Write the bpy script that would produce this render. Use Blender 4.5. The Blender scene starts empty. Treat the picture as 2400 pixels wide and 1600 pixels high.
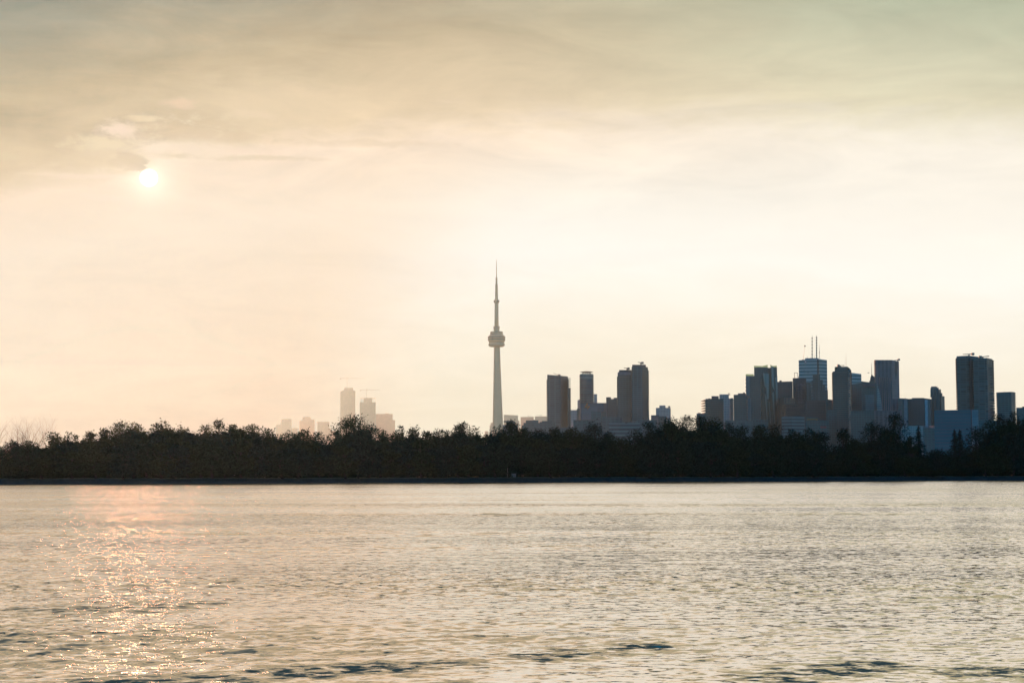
import bpy, math, random
import numpy as np
from mathutils import Vector, Matrix
R = math.radians
scene = bpy.context.scene
COL = scene.collection

def lin(r, g, b, a=1.0):
    f = lambda c: (c/255.0/12.92) if c/255.0 <= 0.04045 else ((c/255.0+0.055)/1.055)**2.4
    return (f(r), f(g), f(b), a)

# ------------------------------------------------------------------ camera
CAM_H = 1.6
F = 4100.0                       # focal length in pixels of the 2400 px wide photograph
PITCH = math.atan(312.0/F)
ROLL = R(0.10)
cam_data = bpy.data.cameras.new('camera')
cam = bpy.data.objects.new('camera', cam_data)
COL.objects.link(cam)
cam_data.sensor_fit = 'HORIZONTAL'
cam_data.sensor_width = 36.0
cam_data.lens = 36.0*F/2400.0
cam_data.clip_start = 0.5
cam_data.clip_end = 60000.0
cam.location = (0, 0, CAM_H)
MAT = Matrix.Rotation(math.pi/2+PITCH, 3, 'X') @ Matrix.Rotation(-ROLL, 3, 'Z')
cam.rotation_euler = MAT.to_euler()
scene.camera = cam

def P(px, py, dist):
    """point seen at photo pixel (px, py) whose distance along the view (world y) is dist"""
    d = MAT @ Vector(((px-1200)/F, (800-py)/F, -1.0))
    t = dist/d.y
    return Vector((0, 0, CAM_H)) + d*t

# ------------------------------------------------------------------ sun, sky, exposure
SUN_E, SUN_C = 5.0, (1.0, 0.37, 0.185)
HZ_D, HZ_G, HZ_C, HZ_TOP, VEIL = 1.45e-5, 0.82, (0.46, 0.84, 1.0), 760.0, 0.955
_sd = (P(349, 417, 1000.0)-Vector((0, 0, CAM_H))).normalized()      # the sun's place in the sky
SUN_EL, SUN_AZ = math.degrees(math.asin(_sd.z)), math.degrees(math.atan2(_sd.x, _sd.y))        # degrees; azimuth from +Y, negative to the left
DAZ, DEL = SUN_AZ+11.65, SUN_EL-9.63
sun_dir = Vector((math.sin(R(SUN_AZ))*math.cos(R(SUN_EL)), math.cos(R(SUN_AZ))*math.cos(R(SUN_EL)), math.sin(R(SUN_EL))))
sl = bpy.data.lights.new('sun', 'SUN'); sl.energy = SUN_E; sl.angle = R(0.53); sl.color = SUN_C
so = bpy.data.objects.new('sun', sl); COL.objects.link(so)
so.rotation_euler = sun_dir.to_track_quat('Z', 'Y').to_euler()
so.location = sun_dir*3000

class G:
    """tiny helper to write node maths as expressions"""
    def __init__(s, nt): s.nt = nt
    def n(s, t, **k):
        x = s.nt.nodes.new(t)
        for a, v in k.items(): setattr(x, a, v)
        return x
    def put(s, sock, v):
        if hasattr(v, 'is_output') or hasattr(v, 'node'): s.nt.links.new(v, sock)
        else:
            if hasattr(v, '__len__'):
                k = len(sock.default_value); v = tuple(v)[:k]+(1.0,)*(k-len(v))
            sock.default_value = v
    def m(s, op, a, b=0.0, c=0.0, clamp=False):
        x = s.n('ShaderNodeMath', operation=op, use_clamp=clamp)
        s.put(x.inputs[0], a); s.put(x.inputs[1], b); s.put(x.inputs[2], c)
        return x.outputs[0]
    def add(s, a, b): return s.m('ADD', a, b)
    def sub(s, a, b): return s.m('SUBTRACT', a, b)
    def mul(s, a, b): return s.m('MULTIPLY', a, b)
    def div(s, a, b): return s.m('DIVIDE', a, b)
    def sm(s, v, a, b, c=0.0, d=1.0):
        x = s.n('ShaderNodeMapRange', interpolation_type='SMOOTHSTEP')
        s.put(x.inputs['Value'], v)
        for k, q in (('From Min', a), ('From Max', b), ('To Min', c), ('To Max', d)): s.put(x.inputs[k], q)
        return x.outputs[0]
    def mix(s, f, a, b, mode='MIX'):
        x = s.n('ShaderNodeMix', data_type='RGBA', blend_type=mode)
        s.put(x.inputs[0], f); s.put(x.inputs[6], a); s.put(x.inputs[7], b)
        return x.outputs[2]
    def noise(s, vec, scale=1.0, detail=4.0, rough=0.5, out=0, dist=0.0):
        x = s.n('ShaderNodeTexNoise')
        s.put(x.inputs['Vector'], vec); x.inputs['Scale'].default_value = scale
        x.inputs['Detail'].default_value = detail; x.inputs['Roughness'].default_value = rough
        x.inputs['Distortion'].default_value = dist
        return x.outputs[out]
    def comb(s, x, y, z=0.0):
        c = s.n('ShaderNodeCombineXYZ'); s.put(c.inputs[0], x); s.put(c.inputs[1], y); s.put(c.inputs[2], z)
        return c.outputs[0]
    def sep(s, v):
        c = s.n('ShaderNodeSeparateXYZ'); s.put(c.inputs[0], v); return c.outputs
    def ramp(s, v, stops):
        x = s.n('ShaderNodeValToRGB'); s.put(x.inputs[0], v)
        e = x.color_ramp.elements
        while len(e) < len(stops): e.new(0.5)
        for el, (p, c) in zip(e, stops): el.position = p; el.color = c
        return x.outputs[0]
    def vmul(s, c, f):
        x = s.n('ShaderNodeVectorMath', operation='SCALE'); s.put(x.inputs[0], c); s.put(x.inputs['Scale'], f)
        return x.outputs[0]

world = bpy.data.worlds.new('World'); scene.world = world
world.use_nodes = True
nt = world.node_tree; nt.nodes.clear(); g = G(nt)
tc = g.n('ShaderNodeTexCoord').outputs['Generated']
dx, dy, dz = g.sep(tc)
el = g.mul(g.m('ARCSINE', dz), 57.2958)
az = g.mul(g.m('ARCTAN2', dx, dy), 57.2958)
sky = g.n('ShaderNodeTexSky', sky_type='NISHITA', sun_disc=False, sun_elevation=R(SUN_EL), sun_rotation=R(SUN_AZ),
          altitude=50, air_density=1.0, dust_density=1.0, ozone_density=3.0).outputs[0]
clear = g.mix(1.0, g.vmul(sky, 0.27), (0.10, 0.68, 0.86, 1), 'MULTIPLY')
# veil of cloud: large soft shapes, stretched along the horizon
v1 = g.comb(g.mul(az, 0.055), g.mul(el, 0.16), 3.1)
n1 = g.noise(v1, 1.0, 5.0, 0.52, dist=0.3)
v2 = g.comb(g.mul(az, 0.16), g.mul(el, 0.62), 7.7)
n2 = g.noise(v2, 1.0, 7.0, 0.58, dist=0.6)
r_high = g.sm(az, -5.0, 15.0)
shaft_ = g.add(-3.9, g.mul(g.sub(el, 3.7), 0.50))
r_low = g.sm(g.add(g.sub(az, shaft_), g.mul(g.sub(n1, 0.5), 0.8)), -4.2, 2.6)
hi_ = g.sm(el, 8.0, 11.5)
rightness = g.add(g.mul(hi_, r_high), g.mul(g.sub(1.0, hi_), r_low))
nf = g.noise(g.comb(g.mul(az, 0.45), g.mul(el, 1.5), 2.2), 1.0, 7.0, 0.6, dist=0.4)
edge = g.add(g.add(g.mul(g.sub(n1, 0.5), 2.0), g.mul(g.sub(n2, 0.5), 1.3)), g.mul(g.sub(nf, 0.5), 1.3))
slope = g.sub(2.2, g.mul(g.mul(g.sub(az, 1.0), g.sub(az, 1.0)), g.sm(az, -3.0, 5.0, 0.0081, 0.0042)))
t = g.add(g.sub(el, slope), edge)
T = lambda d: min(max(d/60.0, 0), 1)
tt = g.m('DIVIDE', t, 60.0, clamp=True)
left = g.ramp(tt, [(0, lin(255, 222, 191)), (T(3.2), lin(255, 230, 203)), (T(7.0), lin(255, 235, 212)), (T(8.9), lin(254, 230, 204)), (T(9.9), lin(230, 206, 173)),
                   (T(12.0), lin(206, 186, 154)), (T(14.8), lin(166, 162, 144)), (T(19.5), lin(204, 190, 162)), (T(27), lin(116, 126, 128)), (T(40), lin(46, 68, 84))])
rght = g.ramp(tt, [(0, lin(246, 230, 204)), (T(2.4), lin(252, 240, 220)), (T(5.0), lin(255, 248, 237)), (T(8.6), lin(254, 244, 228)),
                   (T(10.2), lin(228, 218, 188)), (T(14.0), lin(184, 188, 162)), (T(19.5), lin(206, 198, 168)), (T(27), lin(114, 128, 130)), (T(40), lin(44, 68, 86))])
warm = g.mix(rightness, left, rght)
# faint patches
patch = g.add(0.955, g.mul(g.sub(n2, 0.5), g.sm(el, 7.5, 12.0, 0.12, 0.62)))
warm = g.vmul(warm, g.mul(g.add(patch, 0.045), g.sm(el, 6.0, 11.0, g.add(0.985, g.mul(rightness, 0.065)), 1.0)))
# broken bright wisps and a darker lump of cloud round the sun
sa = g.sub(az, SUN_AZ); se = g.sub(el, SUN_EL)
v3 = g.comb(g.mul(az, 0.55), g.mul(el, 1.5), 1.3)
n3 = g.noise(v3, 1.35, 8.0, 0.62, dist=0.35)
def blob(ca, ce, ra, re, warp=0.55):
    ca += DAZ; ce += DEL
    a = g.div(g.sub(az, ca), ra); e = g.div(g.sub(el, ce), re)
    r = g.m('SQRT', g.add(g.mul(a, a), g.mul(e, e)))
    return g.add(r, g.mul(g.sub(n3, 0.5), -warp*2))
wis = g.mul(g.sm(n3, 0.50, 0.66), g.sm(blob(-10.6, 10.9, 3.2, 1.15, 0.2), 1.1, 0.25))
warm = g.mix(g.mul(wis, 0.5), warm, lin(255, 236, 210))
n4 = g.noise(g.comb(g.mul(az, 1.3), g.mul(el, 3.2), 5.0), 1.0, 7.0, 0.65, dist=0.5)
n5 = g.noise(g.comb(g.mul(az, 0.9), g.mul(el, 2.2), 15.0), 1.0, 5.0, 0.6, dist=0.3)
def blob2(ca, ce, ra, re, warp=1.1):
    ca += DAZ; ce += DEL
    a = g.div(g.add(g.sub(az, ca), g.mul(g.sub(n5, 0.5), 0.9)), ra); e = g.div(g.add(g.sub(el, ce), g.mul(g.sub(n5, 0.5), -0.28)), re)
    return g.add(g.m('SQRT', g.add(g.mul(a, a), g.mul(e, e))), g.mul(g.sub(n4, 0.5), -warp*2))
for (ca, ce, ra, re, k, cc) in ((-12.6, 11.12, 0.75, 0.26, 0.85, (255, 230, 206)), (-11.8, 11.5, 0.6, 0.10, 0.6, (248, 224, 190)),
        (-10.7, 12.05, 0.55, 0.17, 0.6, (244, 212, 184)), (-13.0, 10.62, 1.3, 0.26, 0.8, (246, 224, 190)), (-10.5, 10.6, 1.7, 0.36, 0.8, (252, 230, 204)),
        (-8.3, 11.75, 0.9, 0.16, 0.6, (244, 220, 190)), (-16.2, 10.1, 0.7, 0.16, 0.4, (235, 214, 180)), (-13.1, 8.95, 0.7, 0.14, 0.35, (255, 233, 212))):
    warm = g.mix(g.mul(g.sm(blob2(ca, ce, ra, re), 1.3, 0.3), k), warm, lin(*cc))
for (ca, ce, ra, re, k) in ((-9.7, 11.0, 2.4, 0.20, 0.6), (-8.0, 10.35, 1.8, 0.09, 0.45), (-10.9, 10.35, 0.8, 0.10, 0.5), (-11.3, 11.25, 0.9, 0.12, 0.6), (-4.5, 10.9, 2.6, 0.12, 0.35)):
    warm = g.mix(g.mul(g.sm(blob2(ca, ce, ra, re), 1.4, 0.3), k), warm, lin(232, 207, 174))
lump = g.sm(blob2(-13.1, 10.12, 1.5, 0.34, 1.0), 1.45, 0.35)
warm = g.mix(g.mul(lump, 0.7), warm, lin(238, 214, 180))
strk = g.sm(blob2(-13.6, 9.62, 1.9, 0.09, 0.5), 1.4, 0.2)
warm = g.mix(g.mul(strk, 0.7), warm, lin(255, 231, 206))
hazeup = g.sm(blob(-7.9, 12.2, 2.6, 1.0, 0.5), 1.3, 0.2)
warm = g.mix(g.mul(hazeup, 0.55), warm, lin(240, 216, 182))
# what the haze in front adds towards the sun is taken off the cloud veil behind it
sdv = g.n('ShaderNodeVectorMath', operation='DOT_PRODUCT'); g.put(sdv.inputs[0], tc); sdv.inputs[1].default_value = sun_dir
ct = g.m('MINIMUM', sdv.outputs['Value'], 0.9999999)
ph = g.div((1-HZ_G**2)/12.566, g.m('POWER', g.sub(1+HZ_G**2, g.mul(ct, 2*HZ_G)), 1.5))
path = g.m('MINIMUM', g.div(HZ_TOP, g.m('MAXIMUM', dz, 0.001)), 12200.0)
od = g.sub(1.0, g.m('EXPONENT', g.mul(path, -HZ_D)))
ad = g.mul(g.mul(ph, od), SUN_E*VEIL)
warm = g.mix(1.0, warm, g.mix(1.0, tuple(SUN_C[i]*HZ_C[i] for i in range(3))+(1,), g.comb(ad, ad, ad), 'MULTIPLY'), 'SUBTRACT')
warm = g.vmul(warm, g.m('EXPONENT', g.mul(path, HZ_D*0.5)))
mxn = g.n('ShaderNodeVectorMath', operation='MAXIMUM'); g.put(mxn.inputs[0], warm); mxn.inputs[1].default_value = (0.02, 0.02, 0.02); warm = mxn.outputs[0]
# the veiled sun itself
ang = g.mul(g.m('ARCCOSINE', ct), 57.2958)
lumpcut = g.sub(1.0, g.sm(blob2(-12.35, 10.12, 0.62, 0.30, 0.3), 1.1, 0.8))
disc = g.mul(g.sm(ang, 0.32, 0.18), lumpcut)
halo = g.mul(g.m('EXPONENT', g.mul(ang, -2.3)), g.mul(lumpcut, 0.62))
sunc = g.add(g.mul(disc, 2.5), halo)
warm = g.mix(1.0, warm, g.mix(1.0, (1.0, 0.88, 0.74, 1), g.comb(sunc, sunc, sunc), 'MULTIPLY'), 'ADD')
# clear dusk-blue sky away from the sunset
hz = g.m('SQRT', g.m('MAXIMUM', g.sub(1.0, g.mul(dz, dz)), 1e-5))
cover = g.mul(g.sm(g.div(dy, hz), -0.35, 0.75), g.sm(el, 88.0, 60.0))
col = g.mix(cover, clear, warm)
bg = g.n('ShaderNodeBackground'); g.put(bg.inputs[0], col); bg.inputs[1].default_value = 1.0
out = g.n('ShaderNodeOutputWorld'); nt.links.new(bg.outputs[0], out.inputs[0])
world['kind'] = 'structure'

scene.view_settings.view_transform = 'Standard'; scene.view_settings.look = 'None'
scene.view_settings.exposure = 0.0; scene.view_settings.gamma = 1.0
scene.view_settings.use_curve_mapping = False
cy = scene.cycles
cy.use_denoising = True
cy.sample_clamp_direct = 20.0
cy.sample_clamp_indirect = 20.0
cy.max_bounces = 5; cy.diffuse_bounces = 2; cy.glossy_bounces = 3; cy.volume_bounces = 0
cy.transparent_max_bounces = 12; cy.caustics_reflective = False; cy.caustics_refractive = False
scene.render.film_transparent = False

# ------------------------------------------------------------------ helpers
def tag(o, label=None, cat=None, group=None, kind=None):
    if label: o['label'] = label
    if cat: o['category'] = cat
    if group: o['group'] = group
    if kind: o['kind'] = kind
    return o
def empty(name, loc, label, cat, group=None):
    o = bpy.data.objects.new(name, None); COL.objects.link(o)
    o.location = loc; o.empty_display_size = 1.0
    return tag(o, label, cat, group)
class MB:
    def __init__(s): s.v = []; s.f = []
    def prism(s, poly, z0, z1, tops=None, scale_top=1.0):
        """poly: list of (x, y); z1 may be a list, one height per corner"""
        n = len(poly); b = len(s.v)
        area = sum(poly[i][0]*poly[(i+1) % n][1]-poly[(i+1) % n][0]*poly[i][1] for i in range(n))
        zs = list(z1) if hasattr(z1, '__len__') else [z1]*n
        if area < 0: poly = poly[::-1]; zs = zs[::-1]
        cx = sum(p[0] for p in poly)/n; cy_ = sum(p[1] for p in poly)/n
        for p in poly: s.v.append((p[0], p[1], z0))
        for p, z in zip(poly, zs): s.v.append((cx+(p[0]-cx)*scale_top, cy_+(p[1]-cy_)*scale_top, z))
        for i in range(n):
            j = (i+1) % n
            s.f.append((b+i, b+j, b+n+j, b+n+i))
        s.f.append(tuple(b+n+i for i in range(n))); s.f.append(tuple(b+n-1-i for i in range(n)))
        return s
    def box(s, x0, x1, y0, y1, z0, z1): return s.prism([(x0, y0), (x1, y0), (x1, y1), (x0, y1)], z0, z1)
    def lathe(s, prof, seg=32, c=(0, 0)):
        b = len(s.v)
        for r, z in prof:
            for k in range(seg):
                a = 2*math.pi*k/seg; s.v.append((c[0]+r*math.cos(a), c[1]+r*math.sin(a), z))
        for i in range(len(prof)-1):
            for k in range(seg):
                k2 = (k+1) % seg
                s.f.append((b+i*seg+k, b+i*seg+k2, b+(i+1)*seg+k2, b+(i+1)*seg+k))
        s.f.append(tuple(b+(len(prof)-1)*seg+k for k in range(seg))); s.f.append(tuple(b+seg-1-k for k in range(seg)))
        return s
    def bar(s, a, c, r0, r1=None, seg=5):
        a = Vector(a); c = Vector(c); r1 = r0 if r1 is None else r1
        d = (c-a)
        if d.length < 1e-6: return s
        d.normalize()
        u = d.orthogonal().normalized(); w = d.cross(u)
        b = len(s.v)
        for q, r in ((a, r0), (c, r1)):
            for k in range(seg):
                t_ = 2*math.pi*k/seg; s.v.append(tuple(q+u*(r*math.cos(t_))+w*(r*math.sin(t_))))
        for k in range(seg):
            k2 = (k+1) % seg; s.f.append((b+k, b+k2, b+seg+k2, b+seg+k))
        s.f.append(tuple(b+seg-1-k for k in range(seg))); s.f.append(tuple(b+seg+k for k in range(seg)))
        return s
    def build(s, name, mat, parent=None, smooth=False):
        me = bpy.data.meshes.new(name); me.from_pydata(s.v, [], s.f); me.update()
        if smooth: me.polygons.foreach_set('use_smooth', [True]*len(me.polygons))
        me.materials.append(mat)
        o = bpy.data.objects.new(name, me); COL.objects.link(o); o.parent = parent
        return o

def mat_plain(name, color, rough=0.8, var=0.15, vscale=0.2, spec=0.3):
    m = bpy.data.materials.new(name); m.use_nodes = True; q = G(m.node_tree)
    b = m.node_tree.nodes['Principled BSDF']
    co = q.n('ShaderNodeTexCoord').outputs['Object']
    nn = q.noise(co, vscale, 4.0, 0.6)
    c = q.vmul(color, q.add(1.0-var, q.mul(nn, 2*var)))
    q.put(b.inputs['Base Color'], c); b.inputs['Roughness'].default_value = rough
    b.inputs['Specular IOR Level'].default_value = spec
    return m
def mat_facade(name, wall, glass, fh=3.4, mw=4.0, hf=0.35, vf=0.2, rough=0.3, rnd=0.35, blotch=0.2, spec=0.5):
    """storeys and bays drawn in the building's own coordinates; each pane differs a little"""
    m = bpy.data.materials.new(name); m.use_nodes = True; q = G(m.node_tree)
    b = m.node_tree.nodes['Principled BSDF']
    co = q.n('ShaderNodeTexCoord').outputs['Object']
    x, y, z = q.sep(co)
    u = q.add(x, q.mul(y, 0.83))
    fh *= 0.8; mw *= 0.8
    fz = q.div(z, fh); fu = q.div(u, mw)
    hmask = q.m('LESS_THAN', q.m('FRACT', q.m('ADD', fz, 1000.0)), hf)
    vmask = q.m('LESS_THAN', q.m('FRACT', q.m('ADD', fu, 1000.0)), vf)
    mask = q.m('MAXIMUM', hmask, vmask)
    wn = q.n('ShaderNodeTexWhiteNoise', noise_dimensions='2D')
    q.put(wn.inputs['Vector'], q.comb(q.m('FLOOR', fu), q.m('FLOOR', fz)))
    big = q.noise(q.comb(q.mul(u, 0.06), q.mul(z, 0.035)), 1.0, 3.0, 0.6)
    k = q.add(q.add(1.0-rnd*0.5-blotch, q.mul(wn.outputs[0], rnd)), q.mul(big, 2*blotch))
    c = q.mix(mask, q.vmul(glass, k), q.vmul(wall, q.add(0.85, q.mul(big, 0.3))))
    q.put(b.inputs['Base Color'], c)
    q.put(b.inputs['Roughness'], q.add(rough, q.mul(mask, 0.5)))
    b.inputs['Specular IOR Level'].default_value = spec
    return m
# ------------------------------------------------------------------ materials
M_glass = mat_facade('teal_glass', (0.06, 0.15, 0.18, 1), (0.025, 0.085, 0.11, 1), 3.6, 3.0, 0.28, 0.16)
M_glass_d = mat_facade('dark_teal_glass', (0.03, 0.10, 0.12, 1), (0.01, 0.05, 0.065, 1), 3.6, 4.0, 0.3, 0.2)
M_condo = mat_facade('condo_front', (0.06, 0.16, 0.19, 1), (0.02, 0.07, 0.09, 1), 3.2, 5.0, 0.38, 0.14)
M_slab = mat_plain('pale_balcony_concrete', (0.08, 0.18, 0.21, 1), 0.7)
M_slab_d = mat_plain('dark_balcony_concrete', (0.10, 0.13, 0.15, 1), 0.7)
M_pale = mat_facade('pale_precast', (0.40, 0.37, 0.38, 1), (0.14, 0.14, 0.15, 1), 3.4, 3.5, 0.5, 0.4, rough=0.4)
M_far = mat_facade('far_haze_tinted_block', (0.62, 0.42, 0.31, 1), (0.42, 0.28, 0.20, 1), 3.4, 4.0, 0.5, 0.4, rough=0.5)  # peach of the haze is mixed into the wall and pane colours
M_white = mat_facade('white_marble_stripes', (0.36, 0.41, 0.44, 1), (0.10, 0.14, 0.16, 1), 7.2, 500.0, 0.52, 0.0, rough=0.3)
M_brown = mat_facade('brown_brick', (0.05, 0.08, 0.10, 1), (0.02, 0.05, 0.065, 1), 3.6, 4.5, 0.45, 0.5, rough=0.4)
M_rust = mat_facade('rust_ribbed_front', (0.16, 0.13, 0.12, 1), (0.09, 0.08, 0.08, 1), 60.0, 5.5, 0.02, 0.5, rough=0.5)
M_violet = mat_facade('violet_granite_ribs', (0.09, 0.12, 0.16, 1), (0.03, 0.06, 0.085, 1), 3.8, 7.0, 0.25, 0.5, rough=0.35)
M_violet_p = mat_facade('violet_granite_side', (0.25, 0.20, 0.24, 1), (0.15, 0.13, 0.16, 1), 3.8, 30.0, 0.5, 0.1, rough=0.35)
M_blue = mat_facade('deep_blue_cladding', (0.003, 0.13, 0.17, 1), (0.002, 0.10, 0.14, 1), 3.8, 60.0, 0.2, 0.0, rough=0.5, rnd=0.1, blotch=0.1)
M_bluegrey = mat_facade('blue_grey_panels', (0.10, 0.14, 0.19, 1), (0.07, 0.11, 0.14, 1), 9.0, 12.0, 0.1, 0.05, rough=0.5)
M_greypanel = mat_facade('grey_panel_strip', (0.22, 0.25, 0.30, 1), (0.16, 0.19, 0.23, 1), 8.0, 14.0, 0.1, 0.06, rough=0.5)
M_strip = mat_facade('striped_office', (0.07, 0.16, 0.19, 1), (0.02, 0.06, 0.08, 1), 5.0, 600.0, 0.4, 0.0)
M_low = mat_facade('low_block_front', (0.04, 0.11, 0.13, 1), (0.02, 0.07, 0.09, 1), 4.0, 6.0, 0.4, 0.35)
M_conc = mat_plain('haze_tinted_concrete', (0.70, 0.41, 0.28, 1), 0.85, 0.1, 0.05)  # orange haze glow on the tower is mixed into the concrete colour
M_conc_b = mat_plain('haze_tinted_band_concrete', (0.64, 0.37, 0.25, 1), 0.8, 0.1, 0.05)  # same haze orange in the colour, a little darker, for pods and mast
M_dark = mat_plain('dark_plant_room', (0.07, 0.09, 0.11, 1), 0.6)
M_steel = mat_plain('painted_steel', (0.22, 0.19, 0.18, 1), 0.5)
M_redsteel = mat_plain('red_white_mast', (0.62, 0.38, 0.30, 1), 0.5)
M_emblem = mat_plain('red_emblem', (0.55, 0.06, 0.05, 1), 0.5)
M_emblemw = mat_plain('white_emblem', (0.75, 0.75, 0.78, 1), 0.5)
M_orange = mat_plain('orange_emblem', (0.65, 0.16, 0.05, 1), 0.5)
M_copper = mat_plain('green_copper_roof', (0.05, 0.09, 0.11, 1), 1.0, spec=0.0)
M_par = bpy.data.materials.new('screen_glass'); M_par.use_nodes = True
_q = G(M_par.node_tree); _b = M_par.node_tree.nodes['Principled BSDF']
_b.inputs['Base Color'].default_value = (0.5, 0.6, 0.5, 1); _b.inputs['Roughness'].default_value = 0.6; _b.inputs['Specular IOR Level'].default_value = 0.1
_tr = _q.n('ShaderNodeBsdfTransparent'); _tr.inputs[0].default_value = (0.58, 0.64, 0.52, 1)
_mx = _q.n('ShaderNodeMixShader'); _mx.inputs[0].default_value = 0.9
M_par.node_tree.links.new(_b.outputs[0], _mx.inputs[1]); M_par.node_tree.links.new(_tr.outputs[0], _mx.inputs[2])
M_par.node_tree.links.new(_mx.outputs[0], M_par.node_tree.nodes['Material Output'].inputs[0])

GZ = 0.9     # city ground level

# ------------------------------------------------------------------ city buildings
def DS(D): return D*0.64 if D < 6000 else D*1.55
class Bld:
    """corners: photo columns of the visible faces, left to right, with extra distance; built at real distance D"""
    def __init__(s, name, label, D, corners, top, mat, depth=35, group=None, cat='building', wall='wall'):
        D = DS(D); s.D = D
        pts = [P(px, 1000, D+dd) for px, dd in corners]
        cx = sum(p.x for p in pts)/len(pts); cy_ = sum(p.y for p in pts)/len(pts)+depth/2
        s.o = Vector((cx, cy_, GZ)); s.root = empty(name, s.o, label, cat, group)
        s.front = [(p.x-cx, p.y-cy_) for p in pts]
        k_ = depth/D
        back = [(s.front[-1][0]+pts[-1].x*k_, s.front[-1][1]+depth), (s.front[0][0]+pts[0].x*k_, s.front[0][1]+depth)]
        s.poly = s.front+back; s.depth = depth
        if hasattr(top, '__len__'):
            zs = [s.z(c[0], y, c[1]) for c, y in zip(corners, top)]; zs += [zs[-1], zs[0]]
            s.top = max(zs); s.tops = zs
        else:
            s.top = s.z(corners[0][0], top); s.tops = [s.top]*len(s.poly)
        MB().prism(s.poly, 0, s.tops).build(wall, mat, s.root)
    def z(s, px, py, dd=0): return P(px, py, s.D+dd).z-s.o.z
    def x(s, px, dd=0): return P(px, 1000, s.D+dd).x-s.o.x
    def blk(s, name, px0, px1, ytop, ybot, mat, d0=3.0, depth=None, mb=None):
        """a block between photo columns and rows, its front d0 behind D"""
        depth = s.depth-6 if depth is None else depth
        x0, x1 = s.x(px0), s.x(px1)
        y0 = s.D+d0-s.o.y
        m = mb or MB()
        k_ = depth/s.D; a0 = (x0+s.o.x)*k_; a1 = (x1+s.o.x)*k_
        m.prism([(x0, y0), (x1, y0), (x1+a1, y0+depth), (x0+a0, y0+depth)], s.z(px0, ybot), s.z(px0, ytop))
        return m if mb else m.build(name, mat, s.root)
    def slabs(s, ytop, ybot, out=1.6, fh=3.3, mat=None, th=0.9, name='balconies', px=None):
        mb = MB(); poly = s.poly; fh *= 0.8; th *= 0.72; out *= 0.72
        if px: poly = [(s.x(px[0]), s.front[0][1]), (s.x(px[1]), s.front[0][1]), (s.x(px[1]), s.front[0][1]+s.depth), (s.x(px[0]), s.front[0][1]+s.depth)]
        cx = sum(p[0] for p in poly)/len(poly); cyy = sum(p[1] for p in poly)/len(poly)
        def off(p):
            dx_, dy_ = p[0]-cx, p[1]-cyy; L = max(abs(dx_), abs(dy_), 1e-3)
            return (p[0]+math.copysign(out, dx_), p[1]+math.copysign(out, dy_))
        pl = [off(p) for p in poly]
        z = s.z(s_px(s), ybot); z1 = s.z(s_px(s), ytop)
        while z < z1: mb.prism(pl, z, z+th); z += fh
        return mb.build(name, mat or M_slab, s.root)
    def davit(s, px0, py0, px1, py1, pxb, thick=0.9, d0=12, name='roof_crane'):
        """slim window-cleaning crane on the roof"""
        a = P(px0, py0, s.D+d0)-s.o; b = P(px1, py1, s.D+d0)-s.o
        thick *= 0.65
        t_ = (pxb-px0)/(px1-px0); c = a.lerp(b, t_)
        m = MB().bar(a, b, thick*0.6, thick, 6)
        m.bar(c, (c.x, c.y, s.top-1), thick*1.3, thick*1.5, 6)
        e = b if abs(px1-pxb) < abs(px0-pxb) else a
        m.box(e.x-1.6, e.x+1.6, e.y-1.5, e.y+1.5, e.z-1.4, e.z+1.4)
        return m.build(name, M_steel, s.root)
    def mast(s, px, ytop, ybase, r=0.8, d0=14, mat=None, name='antenna', nodes=0):
        r *= 0.58
        b = P(px, ybase, s.D+d0)-s.o; t_ = P(px, ytop, s.D+d0)-s.o
        b.z -= 2.0
        m = MB(); mid = b.lerp(t_, 0.55)
        m.bar(b, mid, r, r*0.8, 6); m.bar(mid, t_, r*0.8, r*0.35, 6)
        for k in range(nodes):
            c = b.lerp(t_, (k+0.5)/nodes*0.95)
            m.lathe([(r*1.7, c.z-1.2), (r*1.7, c.z+1.2)], 6, (c.x, c.y))
        return m.build(name, mat or M_redsteel, s.root)
def s_px(s): return 1200

SK = 'towers of the lakeside skyline'
# --- far pale blocks left of the needle tower
D = 7200
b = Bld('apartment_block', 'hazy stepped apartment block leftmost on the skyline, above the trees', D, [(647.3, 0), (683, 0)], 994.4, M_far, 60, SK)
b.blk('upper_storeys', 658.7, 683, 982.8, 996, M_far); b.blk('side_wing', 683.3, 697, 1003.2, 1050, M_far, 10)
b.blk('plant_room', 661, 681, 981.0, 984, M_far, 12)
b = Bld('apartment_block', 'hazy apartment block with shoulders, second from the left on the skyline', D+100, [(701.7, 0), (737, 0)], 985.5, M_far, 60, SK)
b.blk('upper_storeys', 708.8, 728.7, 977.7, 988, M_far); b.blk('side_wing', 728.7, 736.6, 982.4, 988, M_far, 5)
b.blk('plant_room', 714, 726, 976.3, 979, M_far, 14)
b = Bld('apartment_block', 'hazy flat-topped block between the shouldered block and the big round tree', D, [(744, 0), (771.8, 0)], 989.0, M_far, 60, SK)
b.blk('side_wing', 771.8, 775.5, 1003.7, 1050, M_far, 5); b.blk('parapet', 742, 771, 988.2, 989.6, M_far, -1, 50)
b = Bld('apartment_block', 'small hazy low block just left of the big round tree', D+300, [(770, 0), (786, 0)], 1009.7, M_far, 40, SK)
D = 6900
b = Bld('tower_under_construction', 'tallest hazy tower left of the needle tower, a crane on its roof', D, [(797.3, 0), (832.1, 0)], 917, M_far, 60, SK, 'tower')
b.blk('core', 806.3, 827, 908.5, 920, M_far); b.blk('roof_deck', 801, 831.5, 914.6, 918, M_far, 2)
b.slabs(916, 930, 1.2, 4.2, M_far, 1.2); LT1 = b
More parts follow.
